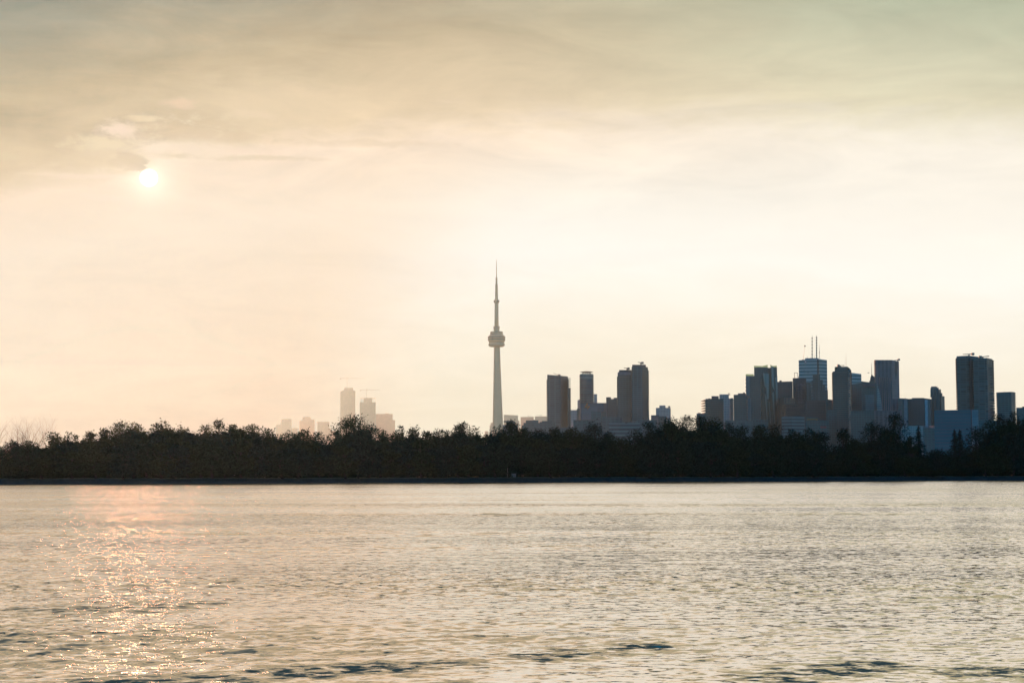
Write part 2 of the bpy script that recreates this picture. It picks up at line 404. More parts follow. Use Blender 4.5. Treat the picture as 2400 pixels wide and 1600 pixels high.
b = Bld('tower_under_construction', 'hazy unfinished tower with an open top frame and a crane, beside the tallest hazy one', D-50, [(843.5, 0), (880, 0)], 942.5, M_far, 60, SK, 'tower')
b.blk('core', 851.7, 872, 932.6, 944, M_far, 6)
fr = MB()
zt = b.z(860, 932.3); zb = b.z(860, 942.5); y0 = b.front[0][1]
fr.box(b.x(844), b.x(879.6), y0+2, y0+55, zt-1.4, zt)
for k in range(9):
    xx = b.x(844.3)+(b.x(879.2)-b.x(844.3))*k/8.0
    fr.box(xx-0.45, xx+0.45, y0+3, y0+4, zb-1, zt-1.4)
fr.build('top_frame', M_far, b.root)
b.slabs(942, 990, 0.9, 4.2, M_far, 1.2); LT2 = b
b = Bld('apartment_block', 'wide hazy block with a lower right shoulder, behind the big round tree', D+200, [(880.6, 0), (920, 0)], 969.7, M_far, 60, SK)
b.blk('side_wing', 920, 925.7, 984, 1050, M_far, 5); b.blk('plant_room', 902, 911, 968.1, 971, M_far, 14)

def tower_crane(label, D, pxm, ybase, ytop, pxa, pxb, yj, group='tower cranes above the hazy towers'):
    D = DS(D); c = P(pxm, ybase, D); root = empty('tower_crane', (c.x, c.y, c.z), label, 'crane', group)
    q = lambda px, py: P(px, py, D)-c
    zt = q(pxm, yj).z
    m = MB()
    for sx in (-1, 1):
        for sy in (-1, 1): m.bar((sx, sy, 0), (sx, sy, zt), 0.35, 0.35, 4)
    k = 0; z = 0
    while z < zt-3:
        s_ = 1 if k % 2 else -1
        m.bar((-s_, -1, z), (s_, -1, z+3), 0.2, 0.2, 4); m.bar((-s_, 1, z), (s_, 1, z+3), 0.2, 0.2, 4); z += 3; k += 1
    m.build('mast', M_steel, root)
    a = q(pxa, yj); b_ = q(pxb, yj)
    m = MB().bar(a, (0, 0, zt), 0.9, 0.9, 5); m.build('counter_jib', M_steel, root)
    m = MB().bar((0, 0, zt), b_, 0.55, 0.35, 5).bar((0, 0, zt+2.6), b_, 0.3, 0.2, 4)
    for k in range(12):
        f0 = k/12; f1 = (k+0.5)/12
        A = Vector((0, 0, zt)).lerp(b_, f0); B = Vector((0, 0, zt+2.6)).lerp(b_, f1); C_ = Vector((0, 0, zt)).lerp(b_, (k+1)/12)
        m.bar(A, B, 0.2, 0.2, 4); m.bar(B, C_, 0.2, 0.2, 4)
    m.build('jib', M_steel, root)
    m = MB().bar((0, 0, zt), (0, 0, q(pxm, ytop).z), 0.9, 0.3, 4)
    m.bar((0, 0, q(pxm, ytop).z), a.lerp(Vector((0, 0, zt)), 0.1), 0.15, 0.15, 3); m.bar((0, 0, q(pxm, ytop).z), Vector((0, 0, zt)).lerp(b_, 0.6), 0.15, 0.15, 3)
    m.build('tower_head', M_steel, root)
    w = a.lerp(Vector((0, 0, zt)), 0.12); MB().box(w.x-1.8, w.x+1.8, -1.5, 1.5, w.z-6, w.z-0.5).build('counterweight', M_steel, root)
    MB().box(-1.6, 1.6, -2.6, -1.05, zt-3.2, zt-0.4).build('cab', M_steel, root)
tower_crane('higher hazy tower crane, standing on the tallest tower left of the needle', D+25, 813.4, 909, 883.5, 796.5, 855, 886.5)
tower_crane('lower hazy tower crane, standing on the open-framed tower', D-20, 859.4, 934, 910.5, 843, 891, 913.8)

# --- landmark needle tower
TD = 5900
tb = P(1166.5, 1112, TD); TB = Vector((tb.x, tb.y, GZ))
tow = empty('observation_tower', TB, 'tall slender concrete needle tower with a round pod, highest thing on the skyline', 'tower')
tz = lambda y: P(1164, y, TD).z-GZ
pxm_ = TD/F
def yshaft(prof, seg=36, rot=0.35, c0=(0, 0), lobes=0.32, shift=None):
    m = MB(); b0 = 0
    for i, (r, z) in enumerate(prof):
        for k in range(seg):
            a = 2*math.pi*k/seg; rr = r*(1-lobes*0.5+lobes*0.5*math.cos(3*(a-rot)))
            m.v.append((rr*math.cos(a)+(shift(z) if shift else 0), rr*math.sin(a), z))
    for i in range(len(prof)-1):
        for k in range(seg):
            k2 = (k+1) % seg; m.f.append((i*seg+k, i*seg+k2, (i+1)*seg+k2, (i+1)*seg+k))
    return m
sh = lambda z: -3.4*min(z, 440)/440.0
prof = []
for z, hw in [(z_*1.311, h_*1.311) for z_, h_ in ((0, 22.5), (40, 18.6), (80, 16.2), (127, 14.2), (180, 12.4), (230, 10.9), (280, 9.4))]+[(tz(812), 10.5), (tz(776), 9.9)]: prof.append((hw*1.06, z))
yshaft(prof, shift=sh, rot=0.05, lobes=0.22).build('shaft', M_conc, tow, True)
TX = -3.4
def ring(name, pr, mat, seg=48, par=tow, smooth=False):
    return MB().lathe([(hw*pxm_, tz(y)) for hw, y in pr], seg, (TX, 0)).build(name, mat, par, smooth)
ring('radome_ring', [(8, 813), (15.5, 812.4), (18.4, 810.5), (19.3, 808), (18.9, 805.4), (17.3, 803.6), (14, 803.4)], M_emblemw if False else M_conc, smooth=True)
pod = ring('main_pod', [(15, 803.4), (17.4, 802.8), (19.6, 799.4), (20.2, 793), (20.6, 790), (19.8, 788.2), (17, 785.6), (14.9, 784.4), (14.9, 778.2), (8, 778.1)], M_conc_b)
for y in (796.0, 791.2): ring('window_band', [(20.5, y+0.9), (20.7, y-0.9)], M_dark, par=pod)
ring('pod_roof', [(14.2, 778.1), (14.2, 777.3), (8.6, 777.2)], M_dark)
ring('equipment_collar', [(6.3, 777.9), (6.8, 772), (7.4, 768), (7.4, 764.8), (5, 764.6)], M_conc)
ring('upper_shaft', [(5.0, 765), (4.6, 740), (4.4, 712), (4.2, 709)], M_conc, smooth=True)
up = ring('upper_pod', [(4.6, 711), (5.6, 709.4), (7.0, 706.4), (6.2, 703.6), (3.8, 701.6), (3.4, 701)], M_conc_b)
ring('window_band', [(7.05, 707.0), (7.08, 706.0)], M_dark, par=up)
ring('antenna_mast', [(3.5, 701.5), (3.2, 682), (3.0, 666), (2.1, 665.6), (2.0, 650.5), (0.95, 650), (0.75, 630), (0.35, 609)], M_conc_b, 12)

# --- pale blocks right behind the needle tower
D = 6600
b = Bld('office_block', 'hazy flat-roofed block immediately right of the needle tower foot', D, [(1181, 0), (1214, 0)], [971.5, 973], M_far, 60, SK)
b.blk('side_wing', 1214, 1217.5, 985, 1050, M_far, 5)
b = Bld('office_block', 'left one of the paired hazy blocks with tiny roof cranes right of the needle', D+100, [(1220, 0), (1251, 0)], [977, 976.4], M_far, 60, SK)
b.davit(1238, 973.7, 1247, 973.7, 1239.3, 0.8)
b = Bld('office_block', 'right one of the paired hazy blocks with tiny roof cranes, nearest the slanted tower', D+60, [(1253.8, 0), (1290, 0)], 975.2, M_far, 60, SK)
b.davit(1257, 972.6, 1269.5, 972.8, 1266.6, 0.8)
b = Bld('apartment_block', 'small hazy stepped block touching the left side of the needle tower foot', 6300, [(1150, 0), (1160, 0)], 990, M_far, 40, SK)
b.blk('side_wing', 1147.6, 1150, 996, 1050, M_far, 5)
b = Bld('concrete_building', 'low far hazy sliver of building over the trees left of the needle', 6800, [(1136, 0), (1144, 0)], 1010, M_far, 40, SK)
# canopy building beside the tower
b = Bld('canopy_building', 'blue-grey building with an overhanging flat roof, right at the needle tower foot', 3600, [(1187, 0), (1207, 0)], 987.5, M_bluegrey, 40, SK)
b.blk('overhanging_roof', 1180.5, 1204, 985.8, 987.8, M_slab_d, -3, 40); b.blk('side_wing', 1178, 1214, 995, 1030, M_bluegrey, 8)
b = Bld('office_block', 'dark teal stepped block with a round roof dish, left of the slanted glass tower', 3300, [(1227, 0), (1290, 0)], 990.6, M_low, 50, SK)
b.blk('upper_storeys', 1232.5, 1262, 984.6, 992, M_low); b.blk('side_terrace', 1223, 1228, 996, 1040, M_low, 5)
MB().lathe([(0.8, b.z(1252, 986)), (1.9, b.z(1252, 984.2)), (1.9, b.z(1252, 983)), (0.6, b.z(1252, 982))], 12, (b.x(1252.5), 0)).build('roof_dish', M_dark, b.root)
b = Bld('office_block', 'dark block with vents on its roof, right behind the dish-topped block', 3420, [(1265, 0), (1300, 0)], 988.4, M_low, 50, SK)
b.blk('upper_storeys', 1270, 1294, 986.0, 990, M_low); b.blk('side_wing', 1294, 1313, 996, 1040, M_low, 2)
b.mast(1269, 984.4, 988, 0.7, name='vent'); b.mast(1271.5, 984.8, 988, 0.5, name='vent')

# --- slanted glass tower
b = Bld('glass_tower', 'teal glass slab tower with a slanting roofline, first dark tower right of the needle', 3700, [(1283, 14), (1313.5, 0), (1331.5, 20)], [877.6, 880.2, 881.8], M_glass, 40, SK, 'tower')
b.slabs(888, 1010, 1.0, 3.5, M_slab, 0.5, px=(1283.5, 1290))
b.blk('side_wing', 1331, 1338.6, 909, 1040, M_glass_d, 12)
b.blk('corner_strip', 1331, 1333.6, 888, 1040, M_glass, 6)
b.blk('recess_strip', 1312.2, 1315.2, 884, 1040, M_glass_d, -1.5, 5)
b.davit(1297, 874.4, 1311, 879.4, 1308, 0.6)
m = MB(); z = b.z(1335, 925)
for k in range(10): m.box(b.x(1333), b.x(1339.4), b.front[0][1]+9, b.front[0][1]+20, z+k*2.6, z+k*2.6+0.6)
m.build('balconies', M_slab, b.root)

# --- round tower with disc
D = DS(3850); c = P(1375.3, 1000, D+18)
ro = Vector((c.x, c.y, GZ)); rt = empty('round_tower', ro, 'round dark tower topped by a thin flat disc on struts', 'tower', SK)
zz = lambda y: P(1375, y, D).z-GZ
pm = D/F
MB().lathe([(16.4*pm, 0), (16.4*pm, zz(889)), (15.9*pm, zz(889)), (15.9*pm, zz(888))], 48).build('wall', M_condo, rt)
MB().lathe([(16.6*pm, zz(888)), (16.6*pm, zz(876)), (15.6*pm, zz(874.8))], 48).build('crown_band', mat_facade('crown_band_glass', (0.30, 0.33, 0.30, 1), (0.16, 0.19, 0.18, 1), 9.0, 2.2, 0.15, 0.3), rt)
m = MB(); z = 60.0
while z < zz(878): m.lathe([(17.0*pm, z), (17.0*pm, z+0.8)], 48); z += 3.3
m.build('balconies', M_slab_d, rt)
MB().lathe([(3.0*pm, zz(872.2)), (15.2*pm, zz(870.0)), (15.2*pm, zz(869.3)), (5*pm, zz(868.2))], 48).build('roof_disc', M_slab_d, rt)
for k in range(10):
    a = 2*math.pi*k/10
    MB().bar((11*pm*math.cos(a), 11*pm*math.sin(a), zz(875)), (8*pm*math.cos(a), 8*pm*math.sin(a), zz(871)), 0.45, 0.45, 5).build('strut', M_steel, rt)
b = Bld('apartment_tower', 'narrow mauve tower just behind the right side of the disc-topped tower', 5000, [(1392, 0), (1399.8, 0)], 923.2, M_pale, 30, SK, 'tower')
b = Bld('apartment_tower', 'mauve tower with a sloped shoulder just behind the left side of the disc-topped tower', 4700, [(1353.8, 0), (1362, 0)], [938, 933], M_pale, 30, SK, 'tower')
b = Bld('apartment_block', 'flat mauve block between the slanted glass tower and the disc-topped tower', 4600, [(1338, 0), (1353, 0)], 960.5, M_pale, 40, SK)
b = Bld('apartment_block', 'narrow balconied block at the left foot of the disc-topped tower', 4000, [(1352.6, 0), (1360, 0)], 957, M_condo, 30, SK)
b.slabs(958, 1000, 1.0, 3.4, M_slab)
b = Bld('slab_building', 'wide blue-grey panelled slab with a small orange mark, in front of the disc-topped tower', 3500, [(1361, 0), (1415, 0), (1423, 8)], 944.6, M_bluegrey, 40, SK)
e = P(1376.2, 951.8, b.D-0.4)-b.o
m = MB()
for k, (ax, az_) in enumerate(((0, 2.4), (2.0, -0.6), (-2.0, -0.8), (0.6, -2.0), (-0.9, 0.6))): m.box(e.x+ax-1.1, e.x+ax+1.1, e.y-0.25, e.y, e.z+az_-1.1-k*0.01, e.z+az_+1.1+k*0.01)
m.build('wall_emblem', M_orange, b.root)
b.blk('roof_edge', 1360.6, 1423, 944.0, 945.2, M_dark, -0.6, 3)
b = Bld('office_block', 'dark teal block in front of the right half of the blue-grey slab', 3300, [(1386, 0), (1409, 0), (1421, 10)], 963.8, M_low, 40, SK)
b = Bld('office_block', 'dark twin-topped office block between the blue-grey slab and the twin balconied towers', 4050, [(1421.2, 0), (1450, 0)], 934.6, M_glass_d, 40, SK)
b.blk('upper_storeys', 1421.2, 1432.6, 930.2, 936, M_glass_d); b.blk('upper_storeys', 1439, 1450, 931.5, 936, M_glass_d); b.blk('plant_room', 1425, 1431, 929.4, 931, M_dark, 12)
b = Bld('office_block', 'low grey block under the twin balconied towers', 3100, [(1412, 0), (1458, 0)], 976.5, M_low, 40, SK)
b = Bld('office_block', 'wide dark low block in front of the disc-topped tower, just over the trees', 2900, [(1344, 0), (1392, 0)], 984.5, M_low, 40, SK)
b.blk('parapet', 1343.4, 1392, 983.7, 984.8, M_dark, -0.8, 3)
b = Bld('office_block', 'wide low office block with window rows filling the dip between tree crowns', 2800, [(1427, 0), (1451, 5), (1500, 0)], 990.5, M_strip, 50, SK)
b.blk('upper_storeys', 1466, 1490, 988.2, 992, M_low)

# --- twin balconied towers
b = Bld('condo_tower', 'lower left one of the twin balconied towers with roof cranes', 3600, [(1448.4, 0), (1479.5, 0), (1482, 8)], 872.6, M_condo, 38, SK, 'tower')
b.blk('penthouse', 1452.2, 1482, 866.3, 874, M_dark, 4); b.slabs(880, 1020, 1.5, 3.3, M_slab); b.davit(1462, 861.4, 1473, 863.5, 1469.5, 0.9)
b.blk('roof_crown', 1449.2, 1480, 871.8, 879, M_greypanel, -1.0, 30)
b = Bld('condo_tower', 'taller right one of the twin balconied towers with roof cranes', 3570, [(1481.3, 0), (1506, -4), (1519.6, 10)], [859.5, 858.5, 860.2], M_condo, 38, SK, 'tower')
b.blk('penthouse', 1483.6, 1515.8, 853.5, 861, M_dark, 8); b.slabs(866, 1020, 1.5, 3.3, M_slab); b.davit(1494.6, 848.6, 1505.5, 850.3, 1502, 0.9)
zb = b.z(1520, 1040); zt = b.z(1520, 925)
m = MB(); y0 = b.front[-1][1]
m.v += [(b.x(1519), y0-4, zt), (b.x(1519), y0+30, zt), (b.x(1519), y0-4, zb), (b.x(1519), y0+30, zb), (b.x(1527), y0-4, zb), (b.x(1527), y0+30, zb)]
m.f += [(0, 4, 2), (1, 3, 5), (0, 1, 5, 4), (2, 4, 5, 3), (0, 2, 3, 1)]
m.build('flared_base', M_condo, b.root)
# --- pale block in the gap
b = Bld('apartment_block', 'mauve-grey block standing alone between the twin towers and the downtown cluster', 5100, [(1537.6, 0), (1571, 0), (1572.4, 6)], 955.3, M_pale, 40, SK)
b.blk('plant_room', 1546, 1560.5, 949.5, 957, M_pale); b.davit(1563, 952, 1568.5, 953, 1567, 0.6)
b = Bld('office_block', 'low blue-grey block at the right foot of the twin balconied towers', 3900, [(1526, 0), (1545, 0)], 972.6, M_bluegrey, 40, SK)
b = Bld('office_block', 'low dark block in front of the lone mauve-grey block', 3800, [(1543, 0), (1562, 0)], 974.6, M_low, 40, SK)

# --- downtown cluster
b = Bld('office_block', 'small dark block with a railing, leftmost of the downtown cluster, above the airy twin trees', 3500, [(1632.8, 0), (1656, 0)], 968.6, M_low, 40, SK)
b.mast(1636, 964.5, 968, 0.4); b.blk('plant_room', 1638, 1644, 966.6, 969.6, M_dark, 8)
b = Bld('condo_tower', 'dark tower with balconies on its left edge, left end of the downtown cluster', 3700, [(1654.3, 0), (1695.5, 0)], 934.2, M_glass_d, 40, SK, 'tower')
b.blk('penthouse', 1669.4, 1686.4, 927.4, 936, M_dark, 6); b.slabs(935, 1010, 1.6, 4.3, M_slab_d, 1.0, px=(1653.4, 1662)); b.blk('plant_room', 1662, 1667, 932.8, 936, M_dark, 6)
b.slabs(940, 1010, 0.6, 3.6, M_slab_d, 0.7, name='floor_bands')
b = Bld('apartment_tower', 'pale mauve tower standing between two dark towers at the left of downtown', 4500, [(1687, 0), (1709, 0)], 923.8, M_pale, 40, SK, 'tower')
b.blk('side_wing', 1709, 1716, 933, 1040, M_pale, 6); b.mast(1686.5, 922.5, 930, 0.8, d0=2)
m = MB()
for (u0, v0, u1, v1) in ((1706, 921.6, 1710.4, 921.6), (1710.4, 921.6, 1710.4, 927), (1707.5, 921.6, 1707.5, 924), (1706, 924.5, 1710.4, 924.5)):
    m.bar(P(u0, v0, b.D+10)-b.o, P(u1, v1, b.D+10)-b.o, 0.5, 0.5, 4)
m.build('roof_frame', M_steel, b.root)
b = Bld('condo_tower', 'dark tower with a stepped top, directly left of the angular glass twin tower', 3600, [(1720.3, 0), (1751, 0), (1761, 12)], [924.6, 924.6, 932], M_glass_d, 40, SK, 'tower')
b.blk('penthouse', 1731.5, 1749.6, 921, 926, M_dark, 5); b.blk('plant_room', 1744.5, 1748.5, 918.6, 922, M_dark, 8)
m = MB(); z = b.z(1755, 1010)
while z < b.z(1755, 934): m.box(b.x(1750.5), b.x(1755.5), b.front[1][1]-1.8, b.front[1][1]+8, z, z+1.3); m.box(b.x(1758.5), b.x(1762), b.front[1][1]+3, b.front[1][1]+12, z, z+1.3); z += 4.0
m.box(b.x(1752), b.x(1760.5), b.front[1][1]+3.2, b.front[1][1]+3.6, b.z(1755, 1010), z)
m.build('balconies', M_slab, b.root)
b = Bld('condo_tower', 'balconied pale-edged sliver tower behind the stepped dark tower', 4300, [(1713, 0), (1719.5, 0)], 932.5, M_condo, 30, SK, 'tower')
b.slabs(934, 1000, 1.2, 4.0, M_slab)
# angular glass twin tower
b = Bld('glass_tower', 'tall angular glass tower with bright see-through roof screens and facet folds', 3900, [(1769, 0), (1801.5, 0), (1801.6, 14), (1807.3, 14), (1807.4, 0), (1823, 0)], 860.4, M_glass_d, 42, SK, 'tower')
def screen(px0, px1, y00, y01, ybase):
    d0 = 0.6; m = MB(); yy = b.D+d0-b.o.y
    A, B_ = b.x(px0), b.x(px1)
    m.v += [(A, yy, b.z(px0, ybase)), (B_, yy, b.z(px1, ybase)), (B_, yy, b.z(px1, y01)), (A, yy, b.z(px0, y00)),
            (A, yy+0.4, b.z(px0, ybase)), (B_, yy+0.4, b.z(px1, ybase)), (B_, yy+0.4, b.z(px1, y01)), (A, yy+0.4, b.z(px0, y00))]
    m.f += [(0, 1, 2, 3), (7, 6, 5, 4), (3, 2, 6, 7), (1, 5, 6, 2), (0, 3, 7, 4)]
    m.build('glass_parapet', M_par, b.root)
screen(1769, 1788, 856.7, 857.2, 860.2); screen(1788.3, 1801.3, 857.2, 854.6, 860.2); screen(1807.5, 1813, 854.4, 857, 860.2); screen(1813.3, 1822.8, 857, 856.6, 860.2)
M_fold = mat_plain('pale_folded_glass', (0.13, 0.20, 0.22, 1), 0.25, 0.2, 0.05, 0.6)
def fold(pts):
    m = MB(); n = len(pts); yy = -2.2
    q = [(P(u, v, b.D+yy)-b.o) for u, v in pts]; q2 = [p+Vector((0, 1.9, 0)) for p in q]
    m.v += [tuple(p) for p in q]+[tuple(p) for p in q2]
    m.f.append(tuple(range(n))); m.f.append(tuple(range(2*n-1, n-1, -1)))
    for i in range(n): j = (i+1) % n; m.f.append((i, i+n, j+n, j))
    m.build('facade_fold', M_fold, b.root)
fold([(1788, 873.5), (1794, 875.5), (1795.5, 910), (1792, 905)]); fold([(1794.6, 875.6), (1802.5, 875), (1802.5, 935), (1797, 935)])
fold([(1807.6, 858), (1812.6, 859), (1815, 915), (1809.5, 905)]); fold([(1792, 920), (1796, 930), (1799, 985), (1797, 985)]); fold([(1802, 940), (1804, 940), (1806.5, 992), (1804, 992)])
fold([(1810, 920), (1813.5, 918), (1817, 992), (1814.5, 992)]); fold([(1817, 885), (1822, 880), (1822.5, 940), (1820, 950)])
b = Bld('glass_tower', 'lower glass tower with a see-through roof screen, stepping down left of the angular glass tower', 3830, [(1749.4, 0), (1784, 0), (1786, 12)], 880.6, M_glass_d, 42, SK, 'tower')
yy = b.front[0][1]
MB().box(b.x(1749.4), b.x(1768), yy+0.6, yy+1.0, b.top-0.2, b.z(1750, 876.4)).build('glass_parapet', M_par, b.root)
m = MB(); z = b.z(1752, 960)
while z < b.z(1752, 884): m.box(b.x(1749.0), b.x(1751.6), yy-1.2, yy+4, z, z+1.6); m.box(b.x(1757), b.x(1758.4), yy-0.6, yy+1, z, z+1.4); z += 5.2
m.box(b.x(1749.2), b.x(1758.2), yy-0.35, yy-0.05, b.z(1752, 960), z)
m.build('balconies', M_slab, b.root)
# brown block
b = Bld('office_tower', 'wide dark brown block with a rail frame on its roof, left of the white-striped tower', 4200, [(1823, 0), (1859, -3)], [894.4, 893.2], M_brown, 50, SK, 'tower')
b.blk('plant_room', 1830, 1835.4, 890.6, 896, M_dark, 8)
b.blk('upper_storeys', 1858.5, 1890, 886.2, 1040, M_brown, -4, 50); b.blk('roof_step', 1862, 1884, 885.3, 887, M_dark, 4)
m = MB()
for (u0, v0, u1, v1) in ((1861.8, 872.8, 1862.4, 886), (1869, 873.6, 1870, 886), (1861.4, 873, 1869.6, 873.8), (1871.4, 881, 1871.4, 886)):
    m.bar(P(u0, v0, b.D+10)-b.o, P(u1, v1, b.D+10)-b.o, 0.45, 0.45, 4)
m.build('rail_frame', M_steel, b.root)
m = MB(); z = b.z(1865, 950); yy = b.front[0][1]
while z < b.z(1865, 905): m.box(b.x(1868), b.x(1875), yy-6.0, yy-4.1, z, z+2.2); m.box(b.x(1878), b.x(1888), yy-6.0, yy-4.1, z, z+1.8); z += 4.2
m.box(b.x(1870), b.x(1886), yy-4.3, yy-4.05, b.z(1865, 950), z)
m.build('balconies', M_violet, b.root)
b = Bld('ribbed_block', 'rusty brown ribbed block with a shallow curved top, right of the angular glass tower', 3850, [(1824.5, 10), (1838, 0), (1852, 0), (1863.5, 10)], [933.5, 931.6, 931.8, 933.5], M_rust, 40, SK)
b = Bld('tower_under_construction', 'low dark half-built block with open floor slabs, in front of the rusty ribbed block', 3600, [(1845, 0), (1890, 0)], 958, M_brown, 40, SK, 'tower')
m = MB(); yy = b.front[0][1]
for k in range(6):
    z = b.z(1860, 970-k*4.4); m.box(b.x(1840+0.5*k), b.x(1892), yy-3, yy+35, z, z+1.0)
m.build('floor_slabs', M_dark, b.root)
m = MB()
for k in range(10):
    xx = b.x(1842+5*k); m.box(xx-0.5, xx+0.5, yy-2.4, yy-1.4, 0, b.z(1860, 948.2))
m.build('columns', M_dark, b.root)
b = Bld('office_block', 'low office block with strong horizontal stripes above the trees, under the half-built block', 3300, [(1832, 6), (1856, 0), (1886, 6)], [976, 975, 976], M_strip, 40, SK)
b = Bld('office_block', 'dark low block with a muted red sign band, right of the striped low office block', 3150, [(1888, 0), (1942, 0)], 985, M_glass_d, 40, SK)
yy = b.front[0][1]; MB().box(b.x(1922.5), b.x(1937), yy-0.5, yy-0.1, b.z(1930, 1003), b.z(1930, 998)).build('sign_band', mat_plain('muted_red_band', (0.16, 0.05, 0.07, 1), 0.6), b.root)
b = Bld('ochre_block', 'dark block with a dull ochre frame, beside the striped low office block', 3400, [(1890, 0), (1918, 0)], 978, M_low, 40, SK)
yy = b.front[0][1]
MB().box(b.x(1891), b.x(1917), yy-0.6, yy-0.1, b.z(1900, 984), b.z(1900, 980.5)).box(b.x(1912), b.x(1917), yy-0.6, yy-0.1, b.z(1900, 994), b.z(1900, 984.05)).build('ochre_frame', mat_plain('ochre_panels', (0.20, 0.13, 0.06, 1), 0.7), b.root)

# tall white striped tower
b = Bld('office_tower', 'tallest downtown tower, white striped with two antennas and a notched corner', 4700, [(1874, 12), (1917.2, 0), (1917.4, 5), (1921.4, 5), (1921.6, 0), (1940.6, 14)], [844.0, 841.0, 841, 841, 841.2, 843.6], M_white, 60, SK, 'tower')
b.blk('penthouse', 1890.8, 1923, 838.4, 845, M_greypanel, 8, 40)
b.blk('top_band', 1874.4, 1917, 843.2, 851, M_greypanel, 6, 10) if False else None
yy = b.front[1][1]
MB().box(b.x(1917.2), b.x(1921.4), yy+4.4, yy+6, 5, b.z(1919, 842)).build('corner_notch', M_dark, b.root)
m = MB()
for k in range(3): m.box(b.x(1877+9*k), b.x(1880+9*k), yy-0.3+8-2.6*k, yy+0.3+8-2.6*k, b.z(1880, 862+6*k), b.z(1880, 860+6*k))
m.build('grey_panels', M_greypanel, b.root)  # small plain grey panels on the striped front
e = P(1889.4, 846.8, b.D)-b.o; fy = yy+12*(1917.2-1889.4)/(1917.2-1874)-0.25
def vdisc(r, y0, y1, name, mat):
    m = MB(); n = 20
    for y_ in (y0, y1):
        for k in range(n): a = 2*math.pi*k/n; m.v.append((e.x+r*math.cos(a), y_, e.z+r*math.sin(a)))
    m.f.append(tuple(range(n))); m.f.append(tuple(range(2*n-1, n-1, -1)))
    for k in range(n): k2 = (k+1) % n; m.f.append((k, k+n, k2+n, k2))
    m.build(name, mat, b.root)
vdisc(2.3, fy-0.5, fy+0.1, 'round_sign', M_emblem); vdisc(1.3, fy-0.8, fy-0.55, 'sign_centre', M_emblemw)
b.mast(1903.4, 786, 839, 1.1, nodes=7, d0=20); b.mast(1913.8, 785.5, 839, 1.3, nodes=9, d0=20); b.mast(1920.5, 808, 839, 0.7, nodes=1, d0=20)
b.mast(1891.8, 835.2, 842, 0.7, nodes=1, d0=20); b.mast(1899, 837, 840, 0.9, d0=20); b.mast(1909, 833.4, 840, 0.4, d0=20)
# luffing crane behind it
c = P(1882, 844, DS(4760)); lc = empty('luffing_crane', (c.x, c.y, c.z), 'thin pale crane jib with a knobbed tip, left of the two roof antennas', 'crane')
t_ = P(1886.4, 810.6, DS(4760))-c
MB().bar((0, 0, -3), t_, 0.32, 0.2, 4).build('jib', M_redsteel, lc)
MB().box(t_.x-1.1, t_.x+1.1, t_.y-1, t_.y+1, t_.z-1.2, t_.z+1.2).build('jib_tip', M_steel, lc)
MB().box(-2, 2, -2, 2, -3, 1.2).build('cab', M_steel, lc)

# stepped dark tower in front of it
b = Bld('office_tower', 'dark teal stepped tower standing in front of the tall white-striped tower', 4100, [(1904.3, 0), (1941.5, 0)], 913.4, M_glass_d, 45, SK, 'tower')
b.blk('upper_storeys', 1907.8, 1924.8, 876.8, 915, M_glass_d, 4); b.blk('upper_storeys', 1924.8, 1930.8, 889.5, 915, M_glass_d, 3)
b.blk('upper_storeys', 1930.8, 1936, 901.4, 915, M_glass_d, 2); b.blk('upper_storeys', 1904.3, 1907.8, 891, 915, M_glass_d, 3)
b.blk('light_bay', 1919, 1921.5, 879, 1040, M_glass, -1.2, 4)
m = MB(); z = b.z(1905, 955); yy = b.front[0][1]
random.seed(3)
while z < b.z(1905, 900): m.box(b.x(1902.6), b.x(1905.6), yy-0.8, yy+3, z, z+random.uniform(0.8, 2.4)); z += 4.4
m.build('balconies', M_slab, b.root)
b = Bld('office_tower', 'dark tower filling the gap right behind the brown block, left of the stepped tower', 4350, [(1889, 0), (1905, 0)], 896, M_glass_d, 40, SK, 'tower')
b.blk('light_bay', 1893, 1896, 900, 940, M_glass, -1.2, 4); b.blk('light_bay', 1900.5, 1903, 893.0, 945, M_glass, -1.2, 4)
b = Bld('office_block', 'teal block low between the stepped tower and the rounded-shoulder tower', 4400, [(1936, 0), (1958, 6)], [934.8, 937.4], M_glass_d, 40, SK)
b = Bld('office_block', 'wide dark slab with faint window rows, behind the ochre-framed block', 3750, [(1886, 0), (1936, 0)], 938, M_brown, 40, SK)
b.slabs(940, 1000, 0.5, 4.2, M_dark, 0.8, name='floor_bands')

# tower with rounded shoulder
b = Bld('condo_tower', 'dark balconied tower with a chamfered right shoulder, right of the white-striped tower', 3700, [(1953.6, 0), (1990, 0), (1996, 10)], 870, M_glass_d, 40, SK, 'tower')
yy = b.front[0][1]
def vprism(B, pts, d0, d1, name, mat):
    m = MB(); n = len(pts)
    for dd in (d0, d1):
        for u, v in pts: q = P(u, v, B.D)-B.o; m.v.append((q.x+(q.x+B.o.x)*dd/B.D, q.y+dd, q.z))
    m.f.append(tuple(range(n-1, -1, -1))); m.f.append(tuple(range(n, 2*n)))
    for i in range(n): j = (i+1) % n; m.f.append((i, j, j+n, i+n))
    return m.build(name, mat, B.root)
vprism(b, [(1956.3, 871), (1956.3, 859.6), (1963, 858.6), (1986, 858.6), (1991, 862), (1994.8, 867), (1995.4, 871)], 3, 32, 'penthouse', M_glass_d)
vprism(b, [(1956.5, 866), (1956.5, 859.6), (1962, 858.8), (1962, 864)], 1.6, 2.6, 'glass_parapet', M_par)
vprism(b, [(1986, 866), (1986, 859.2), (1989.5, 862), (1990.4, 867)], 1.6, 2.6, 'glass_parapet', M_par)
b.slabs(872, 1040, 1.5, 3.5, M_slab_d, 0.9); b.davit(1965, 856.4, 1979, 856.4, 1969.5, 0.8, d0=10)
m = MB(); z = 10.0
